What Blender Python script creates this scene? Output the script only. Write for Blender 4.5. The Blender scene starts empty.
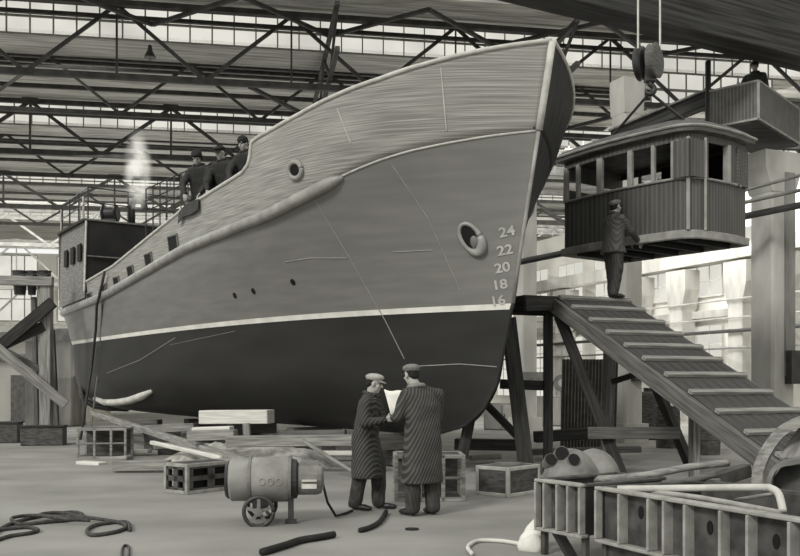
import bpy, bmesh, math, random
from mathutils import Vector, Matrix, noise
from mathutils.bvhtree import BVHTree
random.seed(7)
PI = math.pi
COL = bpy.context.scene.collection
V = Vector
F, HZ, CX, EYE = 900.0, 385.0, 400.0, 1.5
def at(px, py, Y): return V(((px-CX)/F*Y, Y, EYE+(HZ-py)/F*Y))
def gnd(px, py):
    Y = EYE*F/(py-HZ); return V(((px-CX)/F*Y, Y, 0))
def atz(px, py, z):
    Y = (z-EYE)*F/(HZ-py); return V(((px-CX)/F*Y, Y, z))

# ------------------------------------------------------------------ materials
def lin(v): return v/12.92 if v <= .04045 else ((v+.055)/1.055)**2.4
def col(v): return (lin(min(v, 1)), lin(min(v*.99, 1)), lin(min(v*.945, 1)), 1)
def mat(name, v, v2=None, scale=4, stretch=(1,1,1), rough=.75, coord='Object', detail=4, lo=.35, hi=.65,
        bump=0, metal=0, spec=.25, rot=(0,0,0), wave=None, uv=None):
    m = bpy.data.materials.new(name); m.use_nodes = True
    nt = m.node_tree; N, L = nt.nodes, nt.links
    b = N['Principled BSDF']; b.inputs['Roughness'].default_value = rough; b.inputs['Metallic'].default_value = metal
    b.inputs['Specular IOR Level'].default_value = spec
    if v2 is None: v2 = v*1.12
    tc = N.new('ShaderNodeTexCoord'); mp = N.new('ShaderNodeMapping')
    mp.inputs['Scale'].default_value = stretch; mp.inputs['Rotation'].default_value = rot
    L.new(tc.outputs[coord], mp.inputs['Vector'])
    n = N.new('ShaderNodeTexNoise'); n.inputs['Scale'].default_value = scale; n.inputs['Detail'].default_value = detail
    L.new(mp.outputs[0], n.inputs['Vector'])
    r = N.new('ShaderNodeValToRGB'); r.color_ramp.elements[0].position = lo; r.color_ramp.elements[1].position = hi
    r.color_ramp.elements[0].color = col(v); r.color_ramp.elements[1].color = col(v2)
    L.new(n.outputs['Fac'], r.inputs[0]); out = r.outputs[0]
    if wave:                       # (scale, direction-rotation, line value, strength, lo)
        ws, wrot, wv, wst, wlo = wave
        mp2 = N.new('ShaderNodeMapping'); mp2.inputs['Rotation'].default_value = wrot
        L.new(tc.outputs[coord], mp2.inputs['Vector'])
        w = N.new('ShaderNodeTexWave'); w.wave_type = 'BANDS'; w.bands_direction = 'X'
        w.inputs['Scale'].default_value = ws; w.inputs['Distortion'].default_value = .7; w.inputs['Detail'].default_value = 2
        w.inputs['Detail Scale'].default_value = 1.5
        L.new(mp2.outputs[0], w.inputs['Vector'])
        r2 = N.new('ShaderNodeValToRGB'); r2.color_ramp.elements[0].position = wlo; r2.color_ramp.elements[1].position = min(1, wlo+.3)
        r2.color_ramp.elements[1].color = (wst, wst, wst, 1)
        L.new(w.outputs['Fac'], r2.inputs[0])
        mx = N.new('ShaderNodeMixRGB'); mx.inputs[2].default_value = col(wv)
        L.new(r2.outputs[0], mx.inputs[0]); L.new(out, mx.inputs[1]); out = mx.outputs[0]
    L.new(out, b.inputs['Base Color'])
    if bump:
        bp = N.new('ShaderNodeBump'); bp.inputs['Strength'].default_value = bump; bp.inputs['Distance'].default_value = .02
        L.new(n.outputs['Fac'], bp.inputs['Height']); L.new(bp.outputs[0], b.inputs['Normal'])
    return m
def glow(name, v, v2, strength=1.0, scale=.6):
    m = bpy.data.materials.new(name); m.use_nodes = True; nt = m.node_tree; N, L = nt.nodes, nt.links
    N.remove(N['Principled BSDF']); e = N.new('ShaderNodeEmission'); e.inputs[1].default_value = strength
    tc = N.new('ShaderNodeTexCoord'); n = N.new('ShaderNodeTexNoise'); n.inputs['Scale'].default_value = scale
    r = N.new('ShaderNodeValToRGB'); r.color_ramp.elements[0].position = .35; r.color_ramp.elements[1].position = .65
    r.color_ramp.elements[0].color = col(v); r.color_ramp.elements[1].color = col(v2)
    L.new(tc.outputs['Object'], n.inputs['Vector']); L.new(n.outputs['Fac'], r.inputs[0]); L.new(r.outputs[0], e.inputs[0])
    L.new(e.outputs[0], N['Material Output'].inputs['Surface']); return m
M = {}
M['floor'] = mat('floor_concrete', .46, .60, .7, (1,1.3,1), .85, lo=.25, hi=.75, detail=10, bump=.15)
M['ceil'] = mat('roof_boarding', .52, .72, 5, (.12,1.2,1), .9, lo=.35, hi=.65)
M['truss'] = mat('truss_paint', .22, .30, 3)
M['truss_far'] = mat('truss_paint_hazed', .36, .44, 3)  # hall haze put into the colour of the farther trusses
M['truss_haze'] = mat('truss_haze_pale', .58, .66, 3)  # farthest trusses, paler still: haze put into the colour
M['glass_roof'] = glow('clerestory_glass', .80, .90, 1.0)
M['glass_wall'] = glow('wall_window_glass', .84, .92, 1.0)
M['mull'] = mat('mullion_grey', .56, .64, 3)
M['mull_haze'] = mat('mullion_hazed', .72, .78, 3)  # lighter than the grey mullions: haze put into the colour
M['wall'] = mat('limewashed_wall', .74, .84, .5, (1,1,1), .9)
M['wall_dark'] = mat('wall_dark_panel', .30, .42, .8, (.3,1,3), .9)  # dark panels at the left ends of the roof glazing
M['conc'] = mat('column_concrete', .60, .72, 1.5, (1,1,.35), .85)
M['conc_dark'] = mat('concrete_dark', .40, .55, 2, (1,1,.3), .85)  # darker concrete tone for duct, doors, shed and housing
M['hull_grey'] = mat('hull_grey_primer', .425, .475, 2.2, (.5,3,1), .55, 'UV', lo=.3, hi=.7, spec=.35)
M['hull_black'] = mat('hull_black_antifouling', .155, .20, 1.2, (.5,2,1), .6, 'UV', lo=.3, hi=.75)
M['white_line'] = mat('waterline_white', .80, .88, 3)
M['bulwark'] = mat('bulwark_streaked_plate', .49, .71, 3, (.45,20,1), .6, 'UV', lo=.40, hi=.74, detail=6)
M['port_shade'] = mat('port_plate_painted_shade', .09, .22, 2.6, (12,.5,1), .7, 'UV')  # port side plating with its shade put into the colour
M['rail'] = mat('rail_pale_steel', .66, .76, 6)
M['strake'] = mat('strake_grey_steel', .50, .60, 4, rough=.45, spec=.5)
M['pale'] = mat('pale_paint', .70, .80, 5)
M['weld'] = mat('weld_bead', .52, .58, 8)
M['hole'] = mat('dark_opening', .07, .09, 5)
M['house_dark'] = mat('deckhouse_dark_plate', .12, .17, 1.5)
M['house_side'] = mat('deckhouse_grey_side', .36, .52, 4, (1,1,8), .7)
M['deck'] = mat('deck_plank', .35, .45, 4)
M['dark_steel'] = mat('dark_steel', .14, .20, 5, rough=.5, spec=.5)
M['mid_steel'] = mat('mid_grey_steel', .36, .46, 5, rough=.5, spec=.4)
M['cast'] = mat('ribbed_cast_iron', .21, .33, 6, rough=.6, bump=.3)
M['cast_light'] = mat('casting_pale_iron', .38, .50, 6, rough=.6)
M['sack'] = mat('sack_grey', .42, .54, 5, bump=.2)
M['cast_edge'] = mat('cast_iron_pale_edge', .50, .62, 8)  # paler tone for flanges, ribs and edges
M['cabin'] = mat('wheelhouse_boards', .27, .33, 4, (1,1,.2), .7, wave=(5,(0,0,0),.40,.6,.55))
M['cabin_trim'] = mat('wheelhouse_trim', .50, .60, 5)
M['cabin_dark'] = mat('wheelhouse_interior', .10, .14, 3)
M['cabin_roof'] = mat('wheelhouse_roof', .30, .40, 4, (1,1,6))
M['girder'] = mat('crane_girder_paint', .12, .25, 6, (.1,1.5,3), .8)
M['crane_cab'] = mat('crane_cab_plate', .30, .36, 4, wave=(4.2,(0,0,0),.5,.5,.55))
M['wood'] = mat('timber_grey', .42, .60, 5, (.35,6,6), .85, bump=.2)
M['wood_pale'] = mat('timber_pale', .72, .84, 5, (.35,6,6), .85)
M['wood_dark'] = mat('timber_dark', .15, .24, 5, (.35,6,6), .85, bump=.2)
M['wood_mid'] = mat('timber_mid', .30, .42, 5, (.35,6,6), .85, bump=.2)
M['plank'] = mat('ramp_boards', .18, .32, 4, (.35,9,1), .85, lo=.3, hi=.7, bump=.2)
M['skin'] = mat('skin', .60, .66, 4, rough=.6)
M['hair'] = mat('hair_dark', .10, .14, 20)
M['coat_tweed'] = mat('coat_dark_twill', .15, .20, 5, wave=(9,(math.radians(28),0,math.radians(-75)),.38,.5,.50))
M['coat_tweed2'] = mat('coat_brown_twill', .17, .22, 5, wave=(9,(0,math.radians(-25),0),.40,.5,.50))
M['quilt'] = mat('quilted_jacket', .22, .30, 5, wave=(8,(0,math.radians(35),math.radians(40)),.42,.4,.5))
M['jacket'] = mat('padded_jacket_dark', .14, .20, 6, wave=(7,(0,math.radians(30),math.radians(30)),.24,.5,.6))
M['trouser'] = mat('trouser_cloth', .16, .24, 6, (3,3,.5), wave=(9,(0,math.radians(10),0),.30,.4,.6))
M['shoe'] = mat('shoe_leather', .10, .16, 6, rough=.4, spec=.5)
M['cap_pale'] = mat('cap_pale_cloth', .56, .66, 8)
M['cap_tweed'] = mat('cap_tweed', .34, .52, 60, detail=2)
M['cap_dark'] = mat('cap_dark_cloth', .10, .16, 8)
M['paper'] = mat('drawing_paper', .86, .92, 4)
M['collar'] = mat('collar_fur', .40, .55, 30)
M['machine'] = mat('generator_paint', .46, .56, 4, rough=.5)
M['machine2'] = mat('generator_end_cast', .42, .55, 5)
M['rubber'] = mat('rubber_dark', .12, .17, 6)
M['rope'] = mat('rope_dark', .20, .30, 20)
M['cloth'] = mat('white_cloth', .80, .90, 4)
M['rubble'] = mat('pale_canvas', .56, .74, 7, detail=8, bump=.5)
M['line_pale'] = mat('cord_pale', .74, .82, 6)
M['crate'] = mat('crate_dark_boards', .24, .36, 6, (1,1,4))
M['edge'] = mat('crate_edge_pale', .62, .70, 6)

# ------------------------------------------------------------------ mesh building
class MB:
    def __init__(s): s.v, s.f, s.mi, s.uv = [], [], [], None
    def add(s, verts, faces, mi=0):
        o = len(s.v); s.v += [V(p) for p in verts]
        for f in faces: s.f.append([i+o for i in f]); s.mi.append(mi)
    def box(s, c, size, R=None, mi=0):
        hx, hy, hz = size[0]/2, size[1]/2, size[2]/2; c = V(c)
        P = [V((x,y,z)) for x in (-hx,hx) for y in (-hy,hy) for z in (-hz,hz)]
        P = [c+((R @ p) if R else p) for p in P]
        s.add(P, [(0,1,3,2),(4,6,7,5),(0,4,5,1),(2,3,7,6),(0,2,6,4),(1,5,7,3)], mi)
    def beam(s, p0, p1, w, h, up=(0,0,1), mi=0):
        p0, p1 = V(p0), V(p1); R, L = frame(p0, p1, up)
        s.box((p0+p1)/2, (L, w, h), R, mi)
    def ring_loft(s, rings, cap=True, closed=True, mi=0):
        o = len(s.v); n = len(rings[0])
        for r in rings: s.v += [V(p) for p in r]
        for i in range(len(rings)-1):
            for j in range(n if closed else n-1):
                a = o+i*n+j; b = o+i*n+(j+1) % n
                s.f.append([a, b, b+n, a+n]); s.mi.append(mi)
        if cap:
            s.f.append([o+j for j in range(n)][::-1]); s.mi.append(mi)
            s.f.append([o+(len(rings)-1)*n+j for j in range(n)]); s.mi.append(mi)
    def tube(s, pts, r, n=8, mi=0, squash=1):
        pts = [V(p) for p in pts]; rings = []; prev = None
        for i, p in enumerate(pts):
            t = (pts[min(i+1, len(pts)-1)]-pts[max(i-1, 0)]).normalized()
            if prev is None:
                a = V((0,0,1)) if abs(t.z) < .9 else V((1,0,0))
                u = t.cross(a).normalized()
            else:
                u = (prev-t*prev.dot(t)); u = u.normalized() if u.length > 1e-6 else t.orthogonal().normalized()
            prev = u; w = t.cross(u); rr = r[i] if isinstance(r, (list, tuple)) else r
            rings.append([p+u*math.cos(2*PI*j/n)*rr+w*math.sin(2*PI*j/n)*rr*squash for j in range(n)])
        s.ring_loft(rings, True, True, mi)
    def lathe(s, c, axis, prof, n=20, mi=0):      # prof: (along, radius)
        c, axis = V(c), V(axis).normalized(); u = axis.orthogonal().normalized(); w = axis.cross(u)
        s.ring_loft([[c+axis*a+u*math.cos(2*PI*j/n)*max(r,1e-4)+w*math.sin(2*PI*j/n)*max(r,1e-4) for j in range(n)] for a, r in prof], True, True, mi)
    def prism(s, poly, z0, z1, mi=0):             # poly of (x,y) ccw
        s.ring_loft([[V((x,y,z0)) for x,y in poly], [V((x,y,z1)) for x,y in poly]], True, True, mi)
    def capsule(s, a, b, ra, rb, n=12):
        a, b = V(a), V(b); d = b-a; L = d.length
        t = d/L if L > 1e-6 else V((0,0,1))
        prof = [(-ra*math.cos(k*PI/8), ra*math.sin(k*PI/8)) for k in range(0,5)]
        prof = prof[:-1]+[(0,ra),(L,rb)]+[(L+rb*math.sin(k*PI/8), rb*math.cos(k*PI/8)) for k in range(1,5)]
        s.lathe(a, t, prof, n)
    def ell(s, c, r, R=None, n=14, m=9):
        c = V(c); rings = []
        for i in range(m+1):
            th = PI*i/m; zz = -math.cos(th); rr = max(math.sin(th), 1e-3)
            ring = []
            for j in range(n):
                p = V((r[0]*rr*math.cos(2*PI*j/n), r[1]*rr*math.sin(2*PI*j/n), r[2]*zz))
                ring.append(c+((R @ p) if R else p))
            rings.append(ring)
        s.ring_loft(rings)
def frame(p0, p1, up=(0,0,1)):
    x = V(p1)-V(p0); L = x.length; x = x.normalized(); up = V(up)
    if abs(x.dot(up)) > .98: up = V((0,1,0)) if abs(x.y) < .9 else V((1,0,0))
    y = up.cross(x).normalized(); z = x.cross(y)
    return Matrix((x, y, z)).transposed(), L
W = {}                                            # world matrices by object name
def link(o, world, parent=None):
    COL.objects.link(o); W[o.name] = world
    if parent is not None:
        o.parent = parent; o.matrix_basis = W[parent.name].inverted() @ world
    else: o.matrix_basis = world
    return o
def tag(o, label=None, cat=None, group=None, kind=None):
    if label: o['label'] = label
    if cat: o['category'] = cat
    if group: o['group'] = group
    if kind: o['kind'] = kind
    return o
def thing(name, label, cat, loc=(0,0,0), rotz=0, group=None, kind=None):
    o = bpy.data.objects.new(name, None); o.empty_display_size = .2
    link(o, Matrix.Translation(V(loc)) @ Matrix.Rotation(rotz, 4, 'Z'))
    return tag(o, label, cat, group, kind)
def obj(name, mb, m, parent=None, world=None, local=False, smooth=False, bevel=0, label=None):
    """mb verts are world coordinates unless local=True (then in the frame 'world' / the parent's)."""
    if world is None:
        if parent is not None: world = W[parent.name]
        else:
            xs = [p.x for p in mb.v]; ys = [p.y for p in mb.v]; zs = [p.z for p in mb.v]
            world = Matrix.Translation(((min(xs)+max(xs))/2, (min(ys)+max(ys))/2, min(zs)))
    vs = mb.v
    if not local:
        inv = world.inverted(); vs = [inv @ p for p in vs]
    me = bpy.data.meshes.new(name); me.from_pydata([tuple(p) for p in vs], [], mb.f)
    ms = m if isinstance(m, (list, tuple)) else [m]
    for k in ms: me.materials.append(k)
    if len(ms) > 1: me.polygons.foreach_set('material_index', mb.mi)
    bm = bmesh.new(); bm.from_mesh(me)
    bmesh.ops.recalc_face_normals(bm, faces=bm.faces)
    if bevel: bmesh.ops.bevel(bm, geom=list(bm.edges), offset=bevel, segments=1, affect='EDGES', clamp_overlap=True)
    bm.to_mesh(me); bm.free()
    if smooth:
        me.polygons.foreach_set('use_smooth', [True]*len(me.polygons))
        if isinstance(smooth, float): me.set_sharp_from_angle(angle=smooth)
    o = bpy.data.objects.new(name, me); link(o, world, parent)
    if label: o['label'] = label
    return o
def bar(name, p0, p1, w, h, m, parent=None, up=(0,0,1), bevel=.008, label=None, cat=None, group=None, kind=None, skew=0):
    """a squared timber / steel bar whose own X axis runs along it"""
    R, L = frame(p0, p1, up); world = Matrix.Translation((V(p0)+V(p1))/2) @ R.to_4x4()
    mb = MB(); mb.box((0,0,0), (L, w, h))
    o = obj(name, mb, m, parent, world, local=True, bevel=bevel)
    return tag(o, label, cat, group, kind)
def struct(name, mb, m, parent=None, **k):
    o = obj(name, mb, m, parent, **k)
    if parent is None: o['kind'] = 'structure'
    return o
def remesh(mb, vox, smooth=4):
    me = bpy.data.meshes.new('tmp'); me.from_pydata([tuple(p) for p in mb.v], [], mb.f)
    bm = bmesh.new(); bm.from_mesh(me); bmesh.ops.recalc_face_normals(bm, faces=bm.faces); bm.to_mesh(me); bm.free()
    o = bpy.data.objects.new('tmp', me); COL.objects.link(o)
    r = o.modifiers.new('r', 'REMESH'); r.mode = 'VOXEL'; r.voxel_size = vox
    if smooth:
        sm = o.modifiers.new('s', 'SMOOTH'); sm.iterations = smooth; sm.factor = .5
    dg = bpy.context.evaluated_depsgraph_get(); dg.update()
    e = o.evaluated_get(dg).to_mesh()
    out = MB(); out.v = [v.co.copy() for v in e.vertices]; out.f = [list(p.vertices) for p in e.polygons]; out.mi = [0]*len(out.f)
    o.evaluated_get(dg).to_mesh_clear()
    bpy.data.objects.remove(o); bpy.data.meshes.remove(me)
    return out

# ================================================================== SETTING
mb = MB(); mb.box((0,42,-.1), (120,116,.2)); struct('floor', mb, M['floor'])
TH = math.atan(.167); RX = V((math.cos(TH), math.sin(TH), 0)); RY = V((-math.sin(TH), math.cos(TH), 0))
def roof(x, y, z): return RX*x+RY*y+V((0,0,z))
E = EYE
strips = [(26.4, E+9.75, E+10.75), (35.6, E+9.75, E+10.6), (47.5, E+10.0, E+10.6), (57, E+10.1, E+10.6)]
mb = MB(); xl, xr = -26, 40
prev = (22.6, E+9.9)
for yr, z0, z1 in strips+[(70, E+9, E+10.6)]:
    y0, zz = prev
    mb.add([roof(xl,y0,zz), roof(xr,y0,zz), roof(xr,yr,z1), roof(xl,yr,z1),
            roof(xl,y0,zz+.15), roof(xr,y0,zz+.15), roof(xr,yr,z1+.15), roof(xl,yr,z1+.15)],
           [(0,1,2,3),(7,6,5,4),(0,4,5,1),(2,6,7,3),(0,3,7,4),(1,5,6,2)])
    prev = (yr, z0)
struct('ceiling', mb, M['ceil'], world=Matrix.Rotation(TH, 4, 'Z'))
for i, (yr, z0, z1) in enumerate(strips):
    mb = MB(); x0 = [-11.6,-15.5,-22,-26][i]
    mb.add([roof(x0,yr,z0), roof(xr,yr,z0), roof(xr,yr,z1), roof(x0,yr,z1)], [(0,1,2,3)])
    w = struct('window_%d' % (i+1), mb, M['glass_roof'])
    fr = MB(); n = int((xr-x0)/.62)
    for k in range(n+1):
        x = x0+k*.62; fr.beam(roof(x,yr-.04,z0), roof(x,yr-.04,z1), .035, .05)
    for zz in (z0, (z0+z1)/2, z1): fr.beam(roof(x0,yr-.05,zz), roof(xr,yr-.05,zz), .05, .06)
    obj('window_frame', fr, M['mull'], w)
    if x0 > xl:
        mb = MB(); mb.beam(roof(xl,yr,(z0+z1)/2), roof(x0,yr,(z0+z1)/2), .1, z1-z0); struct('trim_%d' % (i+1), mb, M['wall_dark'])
mb = MB(); mb.add([roof(12.3,26.35,E+8.65), roof(16.4,26.35,E+8.65), roof(16.4,26.35,E+9.75), roof(12.3,26.35,E+9.75)], [(0,1,2,3)]); w = struct('window_9', mb, M['glass_roof'])
fr = MB()
for k in range(8): fr.beam(roof(12.3+k*.585,26.3,E+8.65), roof(12.3+k*.585,26.3,E+9.75), .04, .05)
for zz in (8.65, 9.2): fr.beam(roof(12.3,26.3,E+zz), roof(16.4,26.3,E+zz), .06, .07)
obj('window_frame', fr, M['mull'], w)
# transverse roof trusses in front of each glazed strip
def truss(yr, zt, zb, x0, x1, step, m, label, s=1.0, ph=0, post=True):
    t = thing('roof_truss', label, 'roof truss', roof((x0+x1)/2, yr, zb), 0, 'roof trusses across the hall', 'structure')
    bar('top_chord', roof(x0,yr,zt), roof(x1,yr,zt), .16*s, .16*s, m, t, bevel=0)
    bar('top_chord', roof(x0,yr,zt-.42*s), roof(x1,yr,zt-.42*s), .13*s, .13*s, m, t, bevel=0)
    bar('bottom_chord', roof(x0,yr,zb), roof(x1,yr,zb), .18*s, .2*s, m, t, bevel=0)
    k, x = 0, x0+ph
    while x+step <= x1 and k < 60:
        a, b = (zb, zt) if k % 2 == 0 else (zt, zb)
        bar('diagonal_brace', roof(x,yr,a), roof(x+step,yr,b), .09*s, .12*s, m, t, bevel=0)
        if post and k % 2 == 0: bar('post', roof(x+step,yr,zb), roof(x+step,yr,zt), .06*s, .07*s, m, t, bevel=0)
        g = MB(); g.box(roof(x+step,yr-.06,b), (.55*s,.05,.24*s), Matrix.Rotation(TH,3,'Z')); obj('gusset_plate', g, m, t)
        x += step; k += 1
    return t
truss(25.3, E+10.3, E+8.35, -20, 22, 2.35, M['truss'], 'nearest dark steel roof truss, under the largest glazed strip', .8)
truss(28.6, E+9.95, E+8.3, -22, 24, 2.1, M['truss'], 'slender dark truss just behind the nearest glazed strip', .7, 1.3, False)
truss(37.6, E+9.9, E+8.35, -26, 26, 2.3, M['truss'], 'slender dark truss just behind the second glazed strip', .75, .4, False)
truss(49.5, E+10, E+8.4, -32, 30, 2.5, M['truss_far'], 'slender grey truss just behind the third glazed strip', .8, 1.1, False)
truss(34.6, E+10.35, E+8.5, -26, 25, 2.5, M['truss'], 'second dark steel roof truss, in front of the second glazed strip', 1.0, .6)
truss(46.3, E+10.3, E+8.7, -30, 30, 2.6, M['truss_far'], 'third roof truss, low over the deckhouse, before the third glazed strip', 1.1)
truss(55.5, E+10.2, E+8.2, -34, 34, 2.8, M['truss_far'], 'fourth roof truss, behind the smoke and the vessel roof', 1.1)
truss(62, E+9.4, E+6.6, -36, 34, 3.0, M['truss_haze'], 'farthest pale roof truss, before the end wall', 1.0)
truss(66, E+7.2, E+4.2, -36, 34, 3.0, M['truss_haze'], 'low pale lattice girder across the end wall', 1.0)
# longitudinal lattice girders
lx = [(2.2,'above the raised bow, running away under the roof'),(8.6,'behind the crane block, running away under the roof')]
for i, (x, lab) in enumerate(lx):
    t = thing('lattice_girder', 'dark lattice girder '+lab, 'roof girder', roof(x, 23, E+8.5), 0, 'lattice girders along the roof', 'structure')
    zt, zb = E+9.7, E+8.55
    bar('top_chord', roof(x,22.8,zt), roof(x,55,zt), .12, .12, M['truss'], t, bevel=0)
    bar('bottom_chord', roof(x,22.8,zb), roof(x,55,zb), .12, .12, M['truss'], t, bevel=0)
    y, k = 22.8, 0
    while y < 54:
        a, b = (zt, zb) if k % 2 == 0 else (zb, zt)
        bar('diagonal_brace', roof(x,y,a), roof(x,y+2.1,b), .07, .09, M['truss'], t, bevel=0); y += 2.1; k += 1
# knee diagonals between the trusses (wind bracing in the roof plane)
for i, (x0, y0, x1, y1) in enumerate([(0,26,6,34.5),(12,26,6.5,34.5)]):
    bar('wind_brace', roof(x0,y0,E+8.5), roof(x1,y1,E+8.5), .1, .1, M['truss'], None, bevel=0, kind='structure',
        label='slanting steel tie in the roof plane between the trusses', cat='roof tie', group='slanting roof ties')
for i, yr in enumerate((24.2, 29, 31.5, 38.5, 42)):
    z = E+9.9 if yr < 26 else E+9.95
    bar('trim_%d' % (10+i), roof(-24,yr,z), roof(30,yr,z), .1, .14, M['truss'], None, bevel=0, kind='structure')
for k in range(15):
    x0 = -17+k*2.4; a, b = (23.0, 25.2) if k % 2 else (25.2, 23.0)
    bar('wind_brace', roof(x0,a,E+9.78), roof(x0+2.4,b,E+9.78), .09, .1, M['truss'], None, bevel=0, kind='structure',
        label='zigzag steel tie under the nearest strip of roof boarding', cat='roof tie', group='zigzag roof ties')
# end wall with bright windows
mb = MB(); mb.beam(roof(-45,70,5.6), roof(45,70,5.6), .3, 11.2); struct('wall_back', mb, M['wall'])
k = 0
for x in range(-44, 40, 5):
    for z0, z1 in ((1.2,5.0),(6.2,11.0)):
        k += 1
        mb = MB(); a, b = roof(x,69.8,z0), roof(x+3.6,69.8,z0)
        mb.add([a, b, b+V((0,0,z1-z0)), a+V((0,0,z1-z0))], [(0,1,2,3)]); w = struct('window_%d' % (20+k), mb, M['glass_wall'])
        fr = MB()
        for q in range(5): p = roof(x+q*.9,69.7,z0); fr.beam(p, p+V((0,0,z1-z0)), .07, .07)
        for q in range(4): zz = z0+(z1-z0)*q/3; fr.beam(roof(x,69.7,zz), roof(x+3.6,69.7,zz), .07, .07)
        obj('window_frame', fr, M['mull'], w)
# right wall, running away to the left
WU = V((-.41,.912,0)).normalized(); WN = V((-WU.y, WU.x, 0))      # WN points to the hall side (-x,-y)
W0 = V((18.2,24,0))
def wr(u, off, z): return W0+WU*u+WN*off+V((0,0,z))
def wu(px):                                                      # u where a pixel column meets the wall
    k = (px-CX)/F; return (W0.x-k*W0.y)/(k*WU.y-WU.x)
mb = MB(); mb.beam(wr(-14,-.2,4.6), wr(50,-.2,4.6), .3, 9.2); struct('wall_right', mb, M['wall'])
k = 0
for u0 in [x*3.1+.6 for x in range(-3, 14)]:
    for z0, z1 in ((.9,3.9),(5.1,7.6)):
        k += 1; mb = MB()
        mb.add([wr(u0,.02,z0), wr(u0+2.1,.02,z0), wr(u0+2.1,.02,z1), wr(u0,.02,z1)], [(0,1,2,3)])
        w = struct('window_%d' % (70+k), mb, M['glass_wall'])
        fr = MB()
        for q in range(4): fr.beam(wr(u0+q*.7,.05,z0), wr(u0+q*.7,.05,z1), .04, .04)
        for q in range(5): zz = z0+(z1-z0)*q/4; fr.beam(wr(u0,.05,zz), wr(u0+2.1,.05,zz), .03, .04)
        obj('window_frame', fr, M['mull_haze'], w)
k = 0
def pilaster(u, off, wd, top, m, label, flare=.5):
    t = thing('concrete_column', label, 'column', wr(u,off,0), 0, None, 'thing')
    mb = MB(); R = frame(wr(u,off,0), wr(u+1,off,0))[0]
    mb.box(wr(u,off,top/2-.3), (wd,wd,top-.6), R); obj('shaft', mb, m, t, bevel=.03)
    mb = MB()
    rings = []
    for z, s in ((top-1.6,1.0),(top-.8,1+flare),(top,1+flare)):
        h = wd/2*s+.01; rings.append([wr(u-h,off-wd/2-.01,z), wr(u+h,off-wd/2-.01,z), wr(u+h,off+wd/2+.01,z), wr(u-h,off+wd/2+.01,z)])
    mb.ring_loft(rings); obj('capital', mb, m, t)
    mb = MB(); mb.box(wr(u,off,.2), (wd+.16,wd+.16,.4), R); obj('plinth', mb, m, t)
    return t
for px, lab in ((800,'wall column at the right edge of the photo, past the thick column'),(752,'pale wall column half hidden by the thick column under the crane cab'),
                (692,'pale wall column with flared head between two windows beyond the ramp'),(648,'pale wall column just right of the ramp worker'),(574,'wall column glimpsed behind the ramp posts')):
    pilaster(wu(px), .5, .75, 6.2, M['conc'], lab)
for i, (z, off, w, h) in enumerate(((6.6,.55,.5,.55),(4.35,.25,.2,.3))):
    bar('beam_right' if i == 0 else 'trim_%d' % (30+i), wr(-12,off,z), wr(44,off,z), w, h, M['conc'], None, kind='structure')
pid = ['highest thin pipe along the right wall, below the upper windows','second thin pipe along the right wall','dark thicker pipe along the right wall, at the column brackets','lowest pipe along the right wall']
for (z, r, m), lab in zip(((4.75,.035,'mull'),(4.05,.03,'mull'),(3.55,.07,'dark_steel'),(2.9,.04,'mid_steel')), pid):
    mb = MB(); mb.tube([wr(-10,.98,z), wr(40,.98,z)], r); o = obj('service_pipe', mb, M[m]); tag(o, lab, 'pipe', 'pipes on the right wall')
# ================================================================== CRANE SIDE: thick columns, runway, bridge, operator's cab
def column(px, Y, wpx, top, m, label, flare=.32):
    c = at(px, HZ, Y); c.z = 0; wd = wpx*Y/F*.82
    R = Matrix.Rotation(math.radians(24), 3, 'Z')
    t = thing('concrete_column', label, 'column', c, math.radians(24), None, 'thing')
    mb = MB(); mb.box((0,0,top/2), (wd,wd,top)); obj('shaft', mb, m, t, local=True, bevel=.05)
    mb = MB(); rings = []
    for z, s in ((top-.9,1.02),(top-.35,1+flare*2),(top+.02,1+flare*2)):
        h, g = wd/2*s, wd/2*1.03; rings.append([(-h,-g,z),(h,-g,z),(h,g,z),(-h,g,z)])
    mb.ring_loft(rings); obj('capital', mb, m, t, local=True)
    mb = MB(); mb.box((0,0,.25), (wd+.2,wd+.2,.5)); obj('plinth', mb, m, t, local=True)
    return t, wd
cA, wA = column(772, 20.6, 36, 6.75, M['conc'], 'thick concrete column under the crane cab, with pipes across it')
mb = MB(); mb.box((wA*.25,-wA/2-.02,4.0), (.3,.03,4.6)); obj('cable_duct', mb, M['conc_dark'], cA, local=True)
mb = MB(); mb.box((wA*.35,-wA/2-.1,1.9), (.42,.2,.75)); obj('switch_box', mb, M['dark_steel'], cA, local=True)
cB, wB = column(627, 23.6, 27, 9.45, M['conc'], 'concrete column rising behind the hook block and the hanging wheelhouse', .07)
mb = MB(); mb.box((.1,-wB/2-.08,1.75), (.4,.16,.3)); obj('switch_box', mb, M['dark_steel'], cB, local=True)
cC, wC = column(525, 28, 22, 8.6, M['conc'], 'concrete column just right of the stem, behind the platform')
mb = MB(); mb.box((0,-wC/2-.1,1.75), (.8,.2,.3)); obj('switch_box', mb, M['mid_steel'], cC, local=True)
r0, r1 = at(712, 97, 20.2), at(612, 138, 23.5); r1.z = r0.z
t = thing('crane_runway', 'dark crane runway beam behind the hanging wheelhouse, running to the crane cab', 'runway beam', (r0+r1)/2)
bar('web', r0, r1, .1, .3, M['girder'], t); bar('flange', r0+V((0,0,.17)), r1+V((0,0,.17)), .25, .05, M['mid_steel'], t); bar('flange', r0-V((0,0,.17)), r1-V((0,0,.17)), .25, .05, M['girder'], t)
g0, g1 = V((.9,15.45,8.5)), V((12,21.25,8.5)); gd = (g1-g0).normalized(); gp = V((-gd.y, gd.x, 0))
t = thing('bridge_crane', 'dark overhead bridge crane girder crossing the upper right, with plated operator cab', 'crane', (g0+g1)/2)
bar('girder', g0+V((0,0,.85)), g1+V((0,0,.85)), .5, 1.7, M['girder'], t)
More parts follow.
